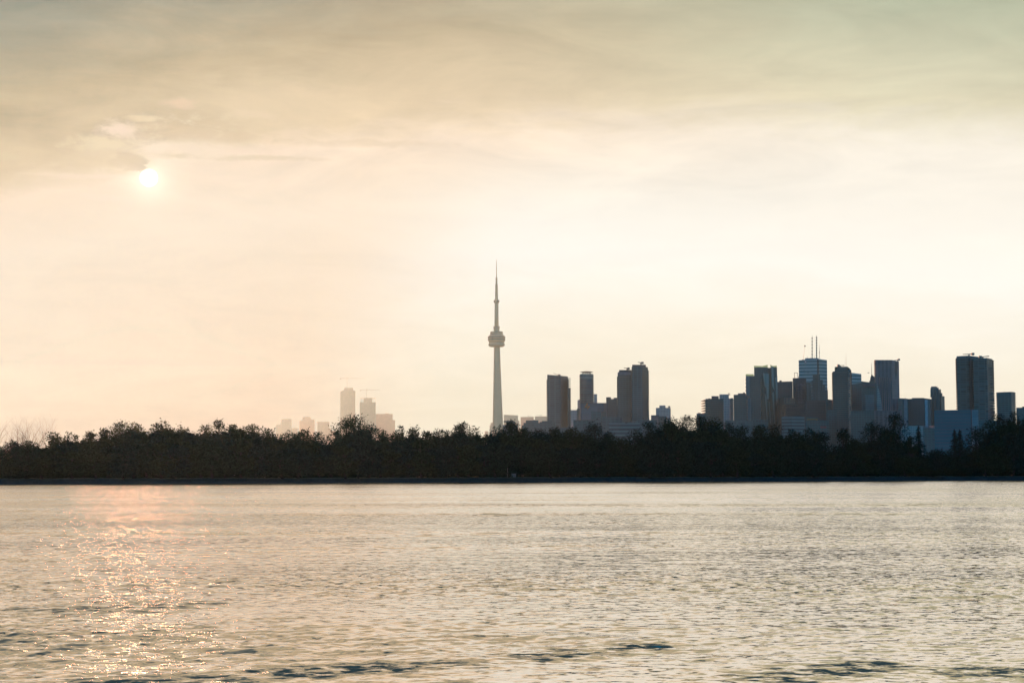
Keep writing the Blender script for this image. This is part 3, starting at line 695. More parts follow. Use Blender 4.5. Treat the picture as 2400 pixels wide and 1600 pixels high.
while z < b.z(1990, 868): m.box(b.x(1988.5), b.x(1994), yy-2.0, yy+1, z, z+1.6); z += 3.5
m.build('corner_balconies', M_slab, b.root)
b.mast(1982.8, 826, 858.6, 0.35)
b = Bld('office_tower', 'pale striped flat-roofed tower behind the chamfered-shoulder tower', 4750, [(1990, 0), (2020.8, 10)], [872.4, 876.2], M_white, 45, SK, 'tower')
b = Bld('office_tower', 'dark plain tower in front of the pale striped flat-roofed tower', 4150, [(1998, 0), (2021, 0)], [900, 897.4], M_glass_d, 40, SK, 'tower')
b.blk('side_wing', 1996, 2001.5, 905, 1040, M_glass_d, -4, 20)
# domed tower with spire
b = Bld('spired_tower', 'small tower with a pointed curved roof and a red spire, left of the granite tower', 4600, [(2039.2, 0), (2056, 0)], 892, M_glass_d, 40, SK, 'tower')
yy = b.front[0][1]
vprism(b, [(2039.2, 892.2), (2039.6, 886), (2041, 881.5), (2042.6, 877), (2043.6, 876.8), (2046, 880), (2050.5, 884), (2056, 887), (2056, 892.2)], 4, 34, 'curved_roof', M_copper)
b.mast(2042.9, 850, 877.5, 0.85, d0=18, name='spire', nodes=0)
MB().lathe([(1.6, b.z(2043, 872.5)), (1.6, b.z(2043, 871.3))], 8, (b.x(2042.8), yy+18)).build('spire_ring', M_steel, b.root)
# curved-side tower
b = Bld('office_tower', 'dark tower whose patterned right side curves outward, left of the granite tower', 4000, [(2020.6, 0), (2056, 4)], [893.2, 897.4], M_glass_d, 40, SK, 'tower')
vprism(b, [(2055.5, 1040), (2055.5, 897.6), (2058.4, 907), (2062, 920), (2065, 938), (2067.6, 955), (2069.8, 980), (2070.6, 1040)], 5, 38, 'curved_side', mat_facade('checker_front', (0.26, 0.32, 0.33, 1), (0.05, 0.08, 0.09, 1), 4.2, 3.6, 0.5, 0.5))
b.blk('window_grid', 2028, 2050, 925, 1040, M_glass, -1.0, 4)
b.blk('top_louvres', 2023, 2052, 899, 906, M_dark, -0.8, 4)
# granite tower
b = Bld('granite_tower', 'broad violet-brown tower with a slanting flat roof and vertical ribs on its lower half', 4300, [(2051.4, 4), (2053.4, 0), (2093, -2), (2109.6, 14)], [844.0, 843.2, 843.4, 846.4], M_violet, 50, SK, 'tower')
b.davit(2096, 844, 2106.6, 842.6, 2104, 0.8, d0=14); b.blk('plant_room', 2079, 2084, 842.2, 845, M_dark, 12)
xs = b.front[2]; xe = b.front[3]
def onside(f, z, o=0.0): return (xs[0]+(xe[0]-xs[0])*f-o*0.3, xs[1]+(xe[1]-xs[1])*f-o, z)
m = MB(); zt0 = b.z(2093, 843.8, -2); zt1 = b.z(2109.6, 846.8, 14)
m.v += [onside(0, 0, .35), onside(1, 0, .35), onside(1, zt1, .35), onside(0, zt0, .35), onside(0, 0, .05), onside(1, 0, .05), onside(1, zt1, .05), onside(0, zt0, .05)]
m.f += [(0, 1, 2, 3), (7, 6, 5, 4), (3, 2, 6, 7), (0, 3, 7, 4), (1, 5, 6, 2)]
m.build('pale_side', M_violet_p, b.root)
m = MB(); H = b.top; zf = lambda y: b.z(2100, y)
pat = [(0.48, 846.5), (0.86, 847.5), (0.84, 860), (0.72, 872), (0.62, 880), (0.58, 889), (0.53, 889), (0.48, 880), (0.38, 870), (0.42, 858)]
n = len(pat); m.v += [onside(f, zf(y), .7) for f, y in pat]+[onside(f, zf(y), .4) for f, y in pat]
m.f.append(tuple(range(n))); m.f.append(tuple(range(2*n-1, n-1, -1)))
for i in range(n): j = (i+1) % n; m.f.append((i, i+n, j+n, j))
m.build('dark_side_stripe', M_dark, b.root)  # dark irregular stripe laid on the pale side face
b.blk('side_wing', 2109, 2113.4, 908.5, 1040, M_violet, 18, 30)
m = MB(); yy = b.front[1][1]
for k in range(6): u = 2063+4.6*k; m.box(b.x(u), b.x(u+1.6), yy-2.8, yy+0.5, 0, b.z(u, 884))
m.build('wall_ribs', mat_plain('pale_rib', (0.20, 0.17, 0.20, 1), 0.6), b.root)
b = Bld('office_block', 'dark mauve block at the right foot of the violet-brown tower', 4050, [(2090, 0), (2107, 0)], 934.5, M_violet, 40, SK)
b = Bld('office_block', 'grey-green block with a pale vertical bay, right of the violet-brown tower', 3900, [(2106.4, 0), (2129.4, 0)], [932.6, 934], M_low, 40, SK)
b.blk('pale_bay', 2119, 2127, 935.5, 1040, M_greypanel, -1.2, 4); b.mast(2121.5, 931, 933, 0.9, name='vent')
b = Bld('office_tower', 'squat dark block with a pale glass strip, left of the rounded stepped tower', 3950, [(2129.4, 4), (2167.4, 0), (2184.6, 12)], [934.6, 932.8, 935], M_brown, 45, SK, 'tower')
b.blk('penthouse', 2142, 2170, 931.6, 936, M_dark, 8); b.blk('pale_glass_strip', 2168, 2175, 936.5, 1040, mat_facade('pale_glass', (0.30, 0.40, 0.48, 1), (0.20, 0.30, 0.38, 1), 4.0, 4.0, 0.2, 0.2), -1.2, 8)
b.blk('balcony_strip', 2176, 2184, 937, 1040, M_condo, 6, 8)
b = Bld('apartment_block', 'low mauve block with bay windows behind the left spruce', 3300, [(2112, 0), (2164, 0)], 998, M_pale, 40, SK)
b = Bld('apartment_block', 'low dark block with vertical fins between the mauve block and the blue slab', 3200, [(2163.6, 0), (2190, 0)], 1000.4, M_low, 40, SK)
m = MB(); yy = b.front[0][1]
for k in range(9): u = 2165+2.9*k; m.box(b.x(u), b.x(u+1.2), yy-1, yy-0.4, b.z(u, 1004), b.z(u, 996.8))
m.build('roof_fins', M_greypanel, b.root)
# rounded stepped tower
b = Bld('stepped_tower', 'slim tower with a rounded stepped top, left of the big wavy balconied tower', 4000, [(2184.4, 0), (2204, -3), (2215.2, 10)], 927.6, M_glass, 40, SK, 'tower')
for (p0, p1, yt, d0) in ((2184.4, 2211.8, 920.6, 4), (2184.4, 2207, 911.8, 6), (2188, 2201.6, 904.6, 10), (2185.6, 2205, 907.6, 8)): b.blk('upper_storeys', p0, p1, yt, 929, M_glass, d0, 26)
b.mast(2192, 902.6, 905, 0.5); b.mast(2197, 903.2, 905, 0.4)
m = MB(); yy = b.front[1][1]
for k in range(4): u = 2188+5.5*k; m.box(b.x(u), b.x(u+1.3), yy-0.7, yy+2, 0, b.z(u, 912))
m.build('wall_ribs', M_glass_d, b.root)
# wavy twin
D8 = mat_facade('blotchy_blue_glass', (0.09, 0.14, 0.17, 1), (0.03, 0.07, 0.10, 1), 3.4, 7.0, 0.3, 0.12, rnd=0.9, blotch=0.7)
b = Bld('condo_tower', 'left half of the big dark twin balconied tower at far right, the higher half', 3300, [(2245.4, 0), (2274, -3), (2297, 4)], [834.6, 833.0, 836], D8, 40, SK, 'tower')
b.slabs(842, 1040, 1.9, 3.75, M_slab_d, 1.0); b.davit(2256.6, 830.2, 2280, 829.4, 2271, 0.9, d0=10)
b.blk('dark_strip', 2273, 2278, 838, 1040, M_dark, -5.2, 4)  # dark strip standing proud of the front, nothing cut in
b = Bld('condo_tower', 'right half of the big dark twin balconied tower at far right, the lower half', 3270, [(2284, 2), (2317, -2), (2329.6, 12)], [839.8, 838.4, 841.4], D8, 40, SK, 'tower')
b.slabs(845, 1040, 1.9, 3.75, M_slab_d, 1.0); b.davit(2297.6, 836.4, 2318, 834.4, 2303.4, 0.9, d0=10)
m = MB(); y0 = b.front[-1][1]; k = 0
z = b.z(2330, 1040); z1 = b.z(2330, 860)
while z < z1:
    f = 1-(z-b.z(2330, 1040))/(z1-b.z(2330, 1040)); m.box(b.x(2326), b.x(2331+7.0*f), y0-8, y0+22, z, z+1.0); z += 3.75
m.build('corner_balconies', M_slab_d, b.root)
# blue slab
b = Bld('blue_slab_building', 'deep blue windowless slab with a pale grey strip, behind the double-tipped conifer', 2500, [(2190, 0), (2276, -4)], [961.2, 960.0], M_blue, 40, SK)
b.blk('pale_panel_strip', 2276.2, 2291.6, 959.6, 1045, M_greypanel, -3, 35)
b = Bld('condo_tower', 'grey balconied block with rounded right side, right of the big twin balconied tower', 3500, [(2338.4, 3), (2372, 0), (2380, 10)], [919.2, 917.8, 918.6], M_condo, 40, SK, 'tower')
b.slabs(922, 1030, 1.4, 3.5, M_slab, 0.8); b.mast(2354, 916.4, 919, 0.7, name='vent')
b = Bld('apartment_block', 'low blue-grey block cut off by the right edge of the picture', 3300, [(2383, 0), (2440, 0)], 954.8, M_low, 40, SK)
b.blk('plant_room', 2399, 2410, 952, 956, M_dark, 4)
# base-level fill of ordinary low city blocks seen between tower feet and trees
for i, (p0, p1, y, DD, mt, lb) in enumerate([
    (1296, 1344, 1001, 3000, M_low, 'low dark block hidden behind trees at the foot of the slanted glass tower'),
    (1495, 1540, 984, 3100, M_low, 'low dark block at the foot of the taller twin balconied tower'),
    (1700, 1765, 985, 3000, M_low, 'low dark block below the stepped-top dark tower left of the angular glass tower'),
    (1762, 1800, 984, 3050, M_glass_d, 'low round-shouldered block at the foot of the angular glass tower'),
    (1940, 1962, 960, 3500, M_glass_d, 'narrow brown block low beside the chamfered-shoulder tower'),
    (1994, 2050, 962, 3400, M_glass_d, 'broad dark block below the curved-side tower'),
    (2050, 2114, 962, 3450, M_violet, 'broad dark mauve block behind the tall spreading tree, below the granite tower'),
    (2290, 2345, 985, 2700, M_low, 'low dark block at the foot of the big twin balconied tower')]):
    b = Bld('city_block', lb, DD, [(p0, 0), (p1, 0)], y, mt, 50, SK)
    if i == 3: b.blk('rounded_top', p0+6, p1-8, y-2.4, y+1, mt, 4)
# ------------------------------------------------------------------ ground and shore
def shore_y(x): return 371.0+0.463*x+2.0*math.sin(x*0.05+1)+1.0*math.sin(x*0.17)
M_ground = mat_plain('dark_ground', (0.045, 0.06, 0.04, 1), 0.95, 0.3, 0.1, 0.1)
M_rock = mat_plain('dark_wet_rock', (0.05, 0.055, 0.06, 1), 0.9, 0.5, 0.8, 0.2)
rng = np.random.default_rng(11)
def mesh_obj(name, V, Fq, mat, parent=None, smooth=False, tri=False):
    me = bpy.data.meshes.new(name); k = 3 if tri else 4
    V = np.asarray(V, dtype=np.float32); Fq = np.asarray(Fq, dtype=np.int32)
    me.vertices.add(len(V)); me.vertices.foreach_set('co', V.ravel())
    me.loops.add(Fq.size); me.loops.foreach_set('vertex_index', Fq.ravel())
    me.polygons.add(len(Fq)); me.polygons.foreach_set('loop_start', np.arange(0, Fq.size, k, dtype=np.int32))
    me.polygons.foreach_set('loop_total', np.full(len(Fq), k, dtype=np.int32))
    if smooth: me.polygons.foreach_set('use_smooth', np.ones(len(Fq), dtype=bool))
    me.update(calc_edges=True); me.validate()
    me.materials.append(mat)
    o = bpy.data.objects.new(name, me); COL.objects.link(o); o.parent = parent
    return o
xs = np.concatenate([np.linspace(-4500, -420, 20), np.arange(-400, 420, 1.0), np.linspace(440, 4500, 20)])
offs = [-1.2, 0.0, 0.9, 2.2, 3.4, 4.4, 6.0, 10.0, 60.0, 400.0, 10200.0]
zs_ = [-0.8, -0.05, 0.30, 0.55, 0.80, 1.02, 1.05, 1.1, 1.1, 0.9, 0.9]
V = []; nx = len(xs)
for j, (o_, z_) in enumerate(zip(offs, zs_)):
    for i, x_ in enumerate(xs):
        xx = max(-500, min(500, x_))
        n_ = rng.normal(0, 0.12) if 1 <= j <= 4 else (rng.normal(0, 0.04) if j <= 8 else 0)
        yy = shore_y(xx)+o_+(rng.normal(0, 0.3) if 0 < j < 5 else 0)
        if j >= 9: yy = 800+ (0 if j == 9 else 11200)
        V.append((x_, yy, z_+n_))
Fq = [(j*nx+i, j*nx+i+1, (j+1)*nx+i+1, (j+1)*nx+i) for j in range(len(offs)-1) for i in range(nx-1)]
mg = bpy.data.materials.new('shore_ground'); mg.use_nodes = True; q = G(mg.node_tree); b_ = mg.node_tree.nodes['Principled BSDF']
z = q.sep(q.n('ShaderNodeTexCoord').outputs['Object'])[2]; co = q.n('ShaderNodeTexCoord').outputs['Object']
nn = q.noise(co, 1.2, 5.0, 0.65)
q.put(b_.inputs['Base Color'], q.mix(q.sm(z, 0.7, 1.0), q.vmul((0.035, 0.04, 0.045, 1), q.add(0.3, q.mul(nn, 1.5))), q.vmul((0.06, 0.085, 0.07, 1), q.add(0.6, q.mul(nn, 0.8)))))
b_.inputs['Roughness'].default_value = 0.9; b_.inputs['Specular IOR Level'].default_value = 0.15
gr = mesh_obj('ground', V, Fq, mg); tag(gr, kind='structure', label='dark low shore and land under trees and city')

# ------------------------------------------------------------------ water
def wave_field(X, Y, cell, seed=5):
    rg = np.random.default_rng(seed); Z = np.zeros_like(X)
    # slow patches that make some areas choppier
    pat = np.zeros_like(X)
    for _ in range(10):
        L = rg.uniform(2.5, 22); a = rg.normal(math.pi/2, 0.55); k = 2*math.pi/L
        pat += np.sin(k*(X*math.cos(a)*0.45+Y*math.sin(a))+rg.uniform(0, 6.28))
    pat = np.clip(0.72+0.30*pat, 0.22, 2.3)
    lam = np.exp(rg.uniform(math.log(0.075), math.log(1.9), 150))
    for L in lam:
        a = rg.normal(math.radians(93), 0.95 if L < 0.45 else 0.5); k = 2*math.pi/L
        amp = 0.0042*L**1.0*(0.45 if L > 0.5 else 1.0)
        w = np.clip((L/cell-2.5)/2.5, 0, 1)
        ph = k*(X*math.cos(a)+Y*math.sin(a))+rg.uniform(0, 6.28)
        s = np.sin(ph)
        Z += amp*w*pat*(s+0.25*(s*s-0.5)*1.4)
    return Z*0.42
d = np.concatenate([4.0*np.exp(np.arange(0, math.log(2.0), 0.005)), 8.0*np.exp(np.arange(0, math.log(500/8.0), 0.0018))])
th = np.concatenate([np.arange(-R(66), -R(20.5), 0.007), np.arange(-R(20.5), R(20.5), 0.0019), np.arange(R(20.5), R(66), 0.007)])
TH, DD = np.meshgrid(th, d)
X = np.tan(TH)*DD; Y = DD
Z = wave_field(X, Y, DD*(0.0019+0.005*(np.abs(TH) > R(20.5)))/np.cos(TH))
# passing boat wash: two broken bands of steeper chop near the camera
def band(x0, y0, x1, y1, wid, amp, lam, seed):
    rg = np.random.default_rng(seed)
    dx_, dy_ = x1-x0, y1-y0; L = math.hypot(dx_, dy_); ux, uy = dx_/L, dy_/L
    s = (X-x0)*ux+(Y-y0)*uy; w = -(X-x0)*uy+(Y-y0)*ux
    env = np.exp(-(w/wid)**2)*np.clip(s/(0.15*L), 0, 1)*np.clip((L-s)/(0.15*L), 0, 1)
    br = 0.55+0.45*np.sin(2*math.pi*s/2.7+rg.uniform(0, 6))*np.sin(2*math.pi*s/1.1+1.0)
    o = np.zeros_like(X)
    for k in range(26):
        l = lam*rg.uniform(0.25, 1.0); a = rg.normal(0, 0.6); p = rg.uniform(0, 6.28)
        o += (l/lam)*1.7*np.sin(2*math.pi/l*(w*math.cos(a)+s*math.sin(a))+p)/26**0.5
    return 0.8*amp*env*np.clip(br, 0.1, 1)*o, env*np.clip(br+0.35, 0.2, 1.2)
chop = np.zeros_like(X)
for bd in ((-3.6, 13.2, -0.2, 15.3, 0.42, 0.010, 0.36, 1), (0.0, 15.4, 1.5, 16.8, 0.30, 0.010, 0.32, 2), (1.8, 13.6, 3.3, 15.2, 0.40, 0.009, 0.32, 4),
           (-6.2, 20.0, -3.6, 22.6, 1.0, 0.006, 0.40, 3), (3.4, 14.6, 5.2, 13.8, 0.45, 0.008, 0.34, 5), (-1.4, 13.2, -0.1, 13.6, 0.25, 0.008, 0.32, 8)):
    dz_, ev = band(*bd); Z += dz_; chop += ev*(0.55 if bd[1] > 18 else 1.0)
edge_ = np.clip((R(64)-np.abs(TH))/R(4), 0, 1); Z *= edge_
Z[:, 0] = Z[:, -1] = -0.12; Z[0, :] = -0.12
nr, nc = X.shape
V = np.stack([X, Y, Z], -1).reshape(-1, 3)
idx = np.arange(nr*nc).reshape(nr, nc)
Fq = np.stack([idx[:-1, :-1], idx[:-1, 1:], idx[1:, 1:], idx[1:, :-1]], -1).reshape(-1, 4)
nb = len(V)
V = np.concatenate([V, [(-4500, -1500, -0.06), (4500, -1500, -0.06), (4500, 2600, -0.06), (-4500, 2600, -0.06)]])
Fq = np.concatenate([Fq, [(nb, nb+1, nb+2, nb+3)]])
mw = bpy.data.materials.new('lake_water'); mw.use_nodes = True; q = G(mw.node_tree); b_ = mw.node_tree.nodes['Principled BSDF']
b_.inputs['Base Color'].default_value = (0.012, 0.035, 0.045, 1); b_.inputs['Roughness'].default_value = 0.009
b_.inputs['IOR'].default_value = 1.333; b_.inputs['Specular IOR Level'].default_value = 0.5
geo = q.n('ShaderNodeNewGeometry'); pos = geo.outputs['Position']
px_, py_, pz_ = q.sep(pos)
dist = q.m('SQRT', q.add(q.mul(px_, px_), q.mul(py_, py_)))
def slope_noise(sx, sy, detail, seed):
    return q.noise(q.comb(q.mul(px_, sx), q.mul(py_, sy), seed), 1.0, detail, 0.6, out=1)
c1 = q.sep(slope_noise(8.0, 11.0, 3.0, 1.7)); c2 = q.sep(slope_noise(2.2, 3.6, 4.0, 9.1))
k1 = q.sm(dist, 12.0, 50.0, 0.22, 0.42); k2 = q.sm(dist, 25.0, 90.0, 0.04, 0.40)
patch_ = q.noise(q.comb(q.mul(px_, 0.05), q.mul(py_, 0.07), 4.4), 1.0, 5.0, 0.62)
lane = q.noise(q.comb(q.mul(px_, 0.012), q.mul(py_, 0.06), 8.4), 1.0, 3.0, 0.6)
pm_ = q.mul(q.add(q.mul(q.sm(patch_, 0.40, 0.60), 0.85), 0.35), q.sm(lane, 0.38, 0.60, 0.55, 1.25))
sx_ = q.mul(q.add(q.mul(q.sub(c1[0], 0.5), k1), q.mul(q.sub(c2[0], 0.5), k2)), 2.0)
c3 = q.sep(slope_noise(5.0, 6.0, 6.0, 51.7)); sx_ = q.add(sx_, q.mul(q.sub(c3[0], 0.5), 1.1))
ya = q.add(q.mul(q.sub(c1[1], 0.5), k1), q.mul(q.sub(c2[1], 0.5), k2))
farf = q.sm(dist, 25.0, 90.0)
sy_ = q.add(q.mul(ya, q.sub(1.0, farf)), q.mul(q.mul(q.m('ABSOLUTE', ya), -1.2), farf))
sy_ = q.mul(sy_, pm_)
fl_ = q.noise(q.comb(q.mul(px_, 6.5), q.mul(py_, 8.5), 21.0), 1.0, 4.0, 0.62)
fl2 = q.noise(q.comb(q.mul(px_, 2.4), q.mul(py_, 3.0), 31.0), 1.0, 4.0, 0.62)
fleck = q.add(q.mul(q.sm(fl_, 0.548, 0.635), q.sm(dist, 28.0, 100.0, 0.36, 0.0)), q.mul(q.sm(fl2, 0.55, 0.63), q.sm(dist, 22.0, 60.0, 0.10, 0.18)))
bias = q.sub(q.sm(dist, 20.0, 120.0, 0.0, -0.025), q.mul(fleck, pm_))
ch_ = q.n('ShaderNodeAttribute', attribute_name='chop').outputs['Fac']
fl4 = q.noise(q.comb(q.mul(px_, 3.6), q.mul(py_, 5.0), 61.0), 1.0, 5.0, 0.6)
bias = q.sub(bias, q.mul(ch_, q.m('MAXIMUM', q.add(0.20, q.mul(q.sub(fl4, 0.5), 3.2)), 0.0)))
nadd = q.n('ShaderNodeVectorMath', operation='ADD'); q.put(nadd.inputs[0], geo.outputs['Normal']); q.put(nadd.inputs[1], q.comb(sx_, q.add(sy_, bias), 0.0))
nrm = q.n('ShaderNodeVectorMath', operation='NORMALIZE'); q.put(nrm.inputs[0], nadd.outputs[0])
q.put(b_.inputs['Normal'], nrm.outputs[0])
gl = q.n('ShaderNodeBsdfAnisotropic'); gl.inputs['Color'].default_value = (1.0, 0.77, 0.53, 1); gl.inputs['Roughness'].default_value = 0.0; q.put(gl.inputs['Normal'], nrm.outputs[0])  # extra gloss; the reflected light's peach is tinted into its colour
mxs = q.n('ShaderNodeMixShader'); mxs.inputs[0].default_value = 0.93
mw.node_tree.links.new(b_.outputs[0], mxs.inputs[1]); mw.node_tree.links.new(gl.outputs[0], mxs.inputs[2]); mw.node_tree.links.new(mxs.outputs[0], mw.node_tree.nodes['Material Output'].inputs[0])
wa = mesh_obj('water', V, Fq, mw, smooth=True)
at_ = wa.data.attributes.new('chop', 'FLOAT', 'POINT'); at_.data.foreach_set('value', np.concatenate([np.clip(chop, 0, 1.3).ravel(), [0]*4]).astype(np.float32)); tag(wa, kind='structure', label='rippled lake water reflecting the peach sky')

# ------------------------------------------------------------------ trees
M_leaf = []
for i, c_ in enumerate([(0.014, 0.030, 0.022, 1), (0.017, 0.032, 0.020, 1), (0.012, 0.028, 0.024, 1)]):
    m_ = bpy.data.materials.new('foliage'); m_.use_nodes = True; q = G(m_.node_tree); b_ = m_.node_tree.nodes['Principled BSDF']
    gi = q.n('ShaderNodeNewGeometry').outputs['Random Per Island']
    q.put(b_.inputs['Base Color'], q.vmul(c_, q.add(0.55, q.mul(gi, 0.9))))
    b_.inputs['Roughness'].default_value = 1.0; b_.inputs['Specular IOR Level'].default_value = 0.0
    M_leaf.append(m_)
M_bark = mat_plain('bark', (0.03, 0.032, 0.034, 1), 1.0, 0.3, 2.0, 0.0)
M_bare = mat_plain('bare_twig_bark', (0.10, 0.07, 0.07, 1), 0.9, 0.2, 2.0, 0.1)

def leaf_quads(C_, size, rg, flat=0.0):
    """C_: centres (n,3); two crossed leaf-clump quads of uneven outline"""
    n = len(C_); a = rg.normal(size=(n, 3)); a /= np.linalg.norm(a, axis=1, keepdims=True)+1e-9
    b = rg.normal(size=(n, 3)); b -= a*(a*b).sum(1, keepdims=True); b /= np.linalg.norm(b, axis=1, keepdims=True)+1e-9
    s = (size*rg.uniform(0.55, 1.35, (n, 1)))*0.5
    r1 = rg.uniform(0.5, 1.2, (n, 1)); r2 = rg.uniform(0.35, 1.0, (n, 1))
    q0 = C_-a*s; q1 = C_+b*s*r1*0.6-a*s*0.1; q2 = C_+a*s*1.1; q3 = C_-b*s*r2*0.6+a*s*0.15
    V = np.stack([q0, q1, q2, q3], 1).reshape(-1, 3)
    Fq = np.arange(4*n).reshape(n, 4)
    return V, Fq
def tubes(segs, nseg=5):
    V = []; Fq = []
    for a, b, r0, r1 in segs:
        a = np.array(a, float); b = np.array(b, float); d_ = b-a; L = np.linalg.norm(d_)
        if L < 1e-5: continue
        d_ /= L; u = np.cross(d_, [0.3, 0.9, 0.2]); u /= np.linalg.norm(u); w = np.cross(d_, u); k0 = len(V)
        for c, r in ((a, r0), (b, r1)):
            for k in range(nseg):
                t_ = 2*math.pi*k/nseg; V.append(c+u*r*math.cos(t_)+w*r*math.sin(t_))
        for k in range(nseg): k2 = (k+1) % nseg; Fq.append((k0+k, k0+k2, k0+nseg+k2, k0+nseg+k))
    return np.array(V), np.array(Fq)

def broadleaf(name, loc, W, H, label, seed, group='trees of the dark shoreline wood', airy=0.3, peak=0.0, low=0.10, mat=None, nleaf=2600, leaf=0.62, shape='round'):
    rg = np.random.default_rng(seed)
    root = empty(name, loc, label, 'tree', group)
    rx = W/2; lobes = []
    nl = int(14+W*1.6)
    zc = H*0.56; rz = H*0.44
    for i in range(nl):
        t_ = rg.uniform(0, 2*math.pi); rr = math.sqrt(rg.uniform(0, 1)); ph = rg.uniform(-0.75, 1.0)
        hor = math.sqrt(max(0.05, 1-max(ph, 0)**2.6)) if shape == 'round' else (0.95 if ph < 0.7 else 0.6)
        r_ = rg.uniform(0.17, 0.29)*min(W, H*0.8)*(1.0 if ph < 0.55 else 0.8)
        r_ = min(r_, 2.4)
        x = peak*W*0.3*max(ph, 0)+rr*math.cos(t_)*max(0.1, rx*hor-r_*0.6); y = rr*math.sin(t_)*max(0.1, rx*0.8*hor-r_*0.6)
        zz_ = zc+ph*(rz-r_*0.55)
        lobes.append((x, y, zz_, r_))
    # one lobe reaching the tree's top
    r_ = min(2.0, 0.2*W+0.35); lobes.append((peak*W*0.3, 0, H-r_*0.85, r_)); lobes.append((peak*W*0.3+rg.uniform(-.25, .25)*W, 0, H*0.93-r_*0.9, r_*0.9))
    for k in range(5):     # skirt
        t_ = rg.uniform(0, 6.28); lobes.append((rx*0.62*math.cos(t_), rx*0.5*math.sin(t_), H*(low+0.16)+rg.uniform(0, 0.12)*H, rx*0.45+0.5))
    vol = np.array([l[3]**2 for l in lobes]); n = (nleaf*vol/vol.sum()).astype(int)
    Cs = []
    for (x, y, zz_, r_), k in zip(lobes, n):
        dv = rg.normal(size=(k, 3)); dv /= np.linalg.norm(dv, axis=1, keepdims=True)
        rad = r_*np.clip(rg.beta(2.6, 1.3, (k, 1))*1.12+rg.normal(0, 0.05, (k, 1)), 0, 1.35)
        Cs.append(np.array([x, y, zz_])+dv*rad*[1, 1, 0.82])
    # sprigs sticking out of the outline
    for _ in range(int(40+W*5)):
        l = lobes[rg.integers(len(lobes))]; dv = rg.normal(size=3); dv[2] = abs(dv[2])*0.8; dv /= np.linalg.norm(dv)
        k = rg.integers(3, 8); Cs.append(np.array(l[:3])+dv*(l[3]*np.linspace(0.8, 1.15+0.35*rg.uniform(), k)[:, None])*[1, 1, 0.85]+rg.normal(0, 0.10, (k, 3)))
    C_ = np.concatenate(Cs)
    C_ = C_[(C_[:, 2] > 0.2)]
    keep = rg.uniform(size=len(C_)) > airy*np.clip((C_[:, 2]/H-0.55)*1.6, 0, 1)
    V, Fq = leaf_quads(C_[keep], leaf, rg)
    mesh_obj('crown', V, Fq, mat or M_leaf[seed % 3], root)
    segs = []; tr = 0.018*H+0.05
    p = np.array([0, 0, -0.3]); top_ = np.array([rg.normal(0, .3), 0, H*0.45])
    mid = (p+top_)/2+[rg.normal(0, .25), 0, 0]
    segs += [(p, mid, tr*1.3, tr), (mid, top_, tr, tr*0.7)]
    for (x, y, zz_, r_) in lobes[:nl+2]:
        s0 = mid+(top_-mid)*rg.uniform(0, 1); e = np.array([x, y, zz_]); m_ = (s0+e)/2+rg.normal(0, .25, 3)
        segs += [(s0, m_, tr*0.42, tr*0.3), (m_, e, tr*0.3, tr*0.10)]
    V, Fq = tubes(segs); mesh_obj('trunk', V, Fq, M_bark, root)
    return root

def conifer(loc, W, H, label, seed, tops=((0, 1.0),), group='conifers among the shoreline trees'):
    rg = np.random.default_rng(seed); root = empty('spruce_tree', loc, label, 'tree', group); Cs = []; segs = []
    for ox, hf in tops:
        h = H*hf; segs += [((ox*0.3, 0, -0.3), (ox, 0, h*0.6), 0.28, 0.16), ((ox, 0, h*0.6), (ox, 0, h), 0.16, 0.02)]
        z = 1.0
        while z < h-0.2:
            rad = (W/2/(1.25 if len(tops) > 1 else 1))*(1-z/h)**0.85+0.12
            for k in range(9):
                a = rg.uniform(0, 6.28); L = rad*rg.uniform(0.65, 1.12); m_ = max(2, int(L/0.16))
                t_ = np.linspace(0.05, 1, m_)[:, None]
                bx = np.concatenate([ox+math.cos(a)*L*t_, math.sin(a)*L*t_, z+0.25*L*t_-0.55*L*t_**2+0.18*t_**4*L], 1)
                Cs.append(bx+rg.normal(0, 0.07, bx.shape)*(1.2-t_*0.8))
                Cs.append(bx+rg.normal(0, 0.10, bx.shape)*(1.2-t_*0.8)-[0, 0, 0.12])
                segs.append(((ox, 0, z), (ox+math.cos(a)*L*0.85, math.sin(a)*L*0.85, z-0.22*L), 0.04, 0.015))
            z += 0.42 if z < h*0.75 else 0.34
        Cs.append(np.stack([np.full(14, ox)+rg.normal(0, 0.04, 14), rg.normal(0, 0.04, 14), np.linspace(h-0.9, h, 14)], 1))
    V, Fq = leaf_quads(np.concatenate(Cs), 0.34, rg); mesh_obj('crown', V, Fq, M_leaf[2], root)
    V, Fq = tubes(segs, 4); mesh_obj('trunk', V, Fq, M_bark, root)

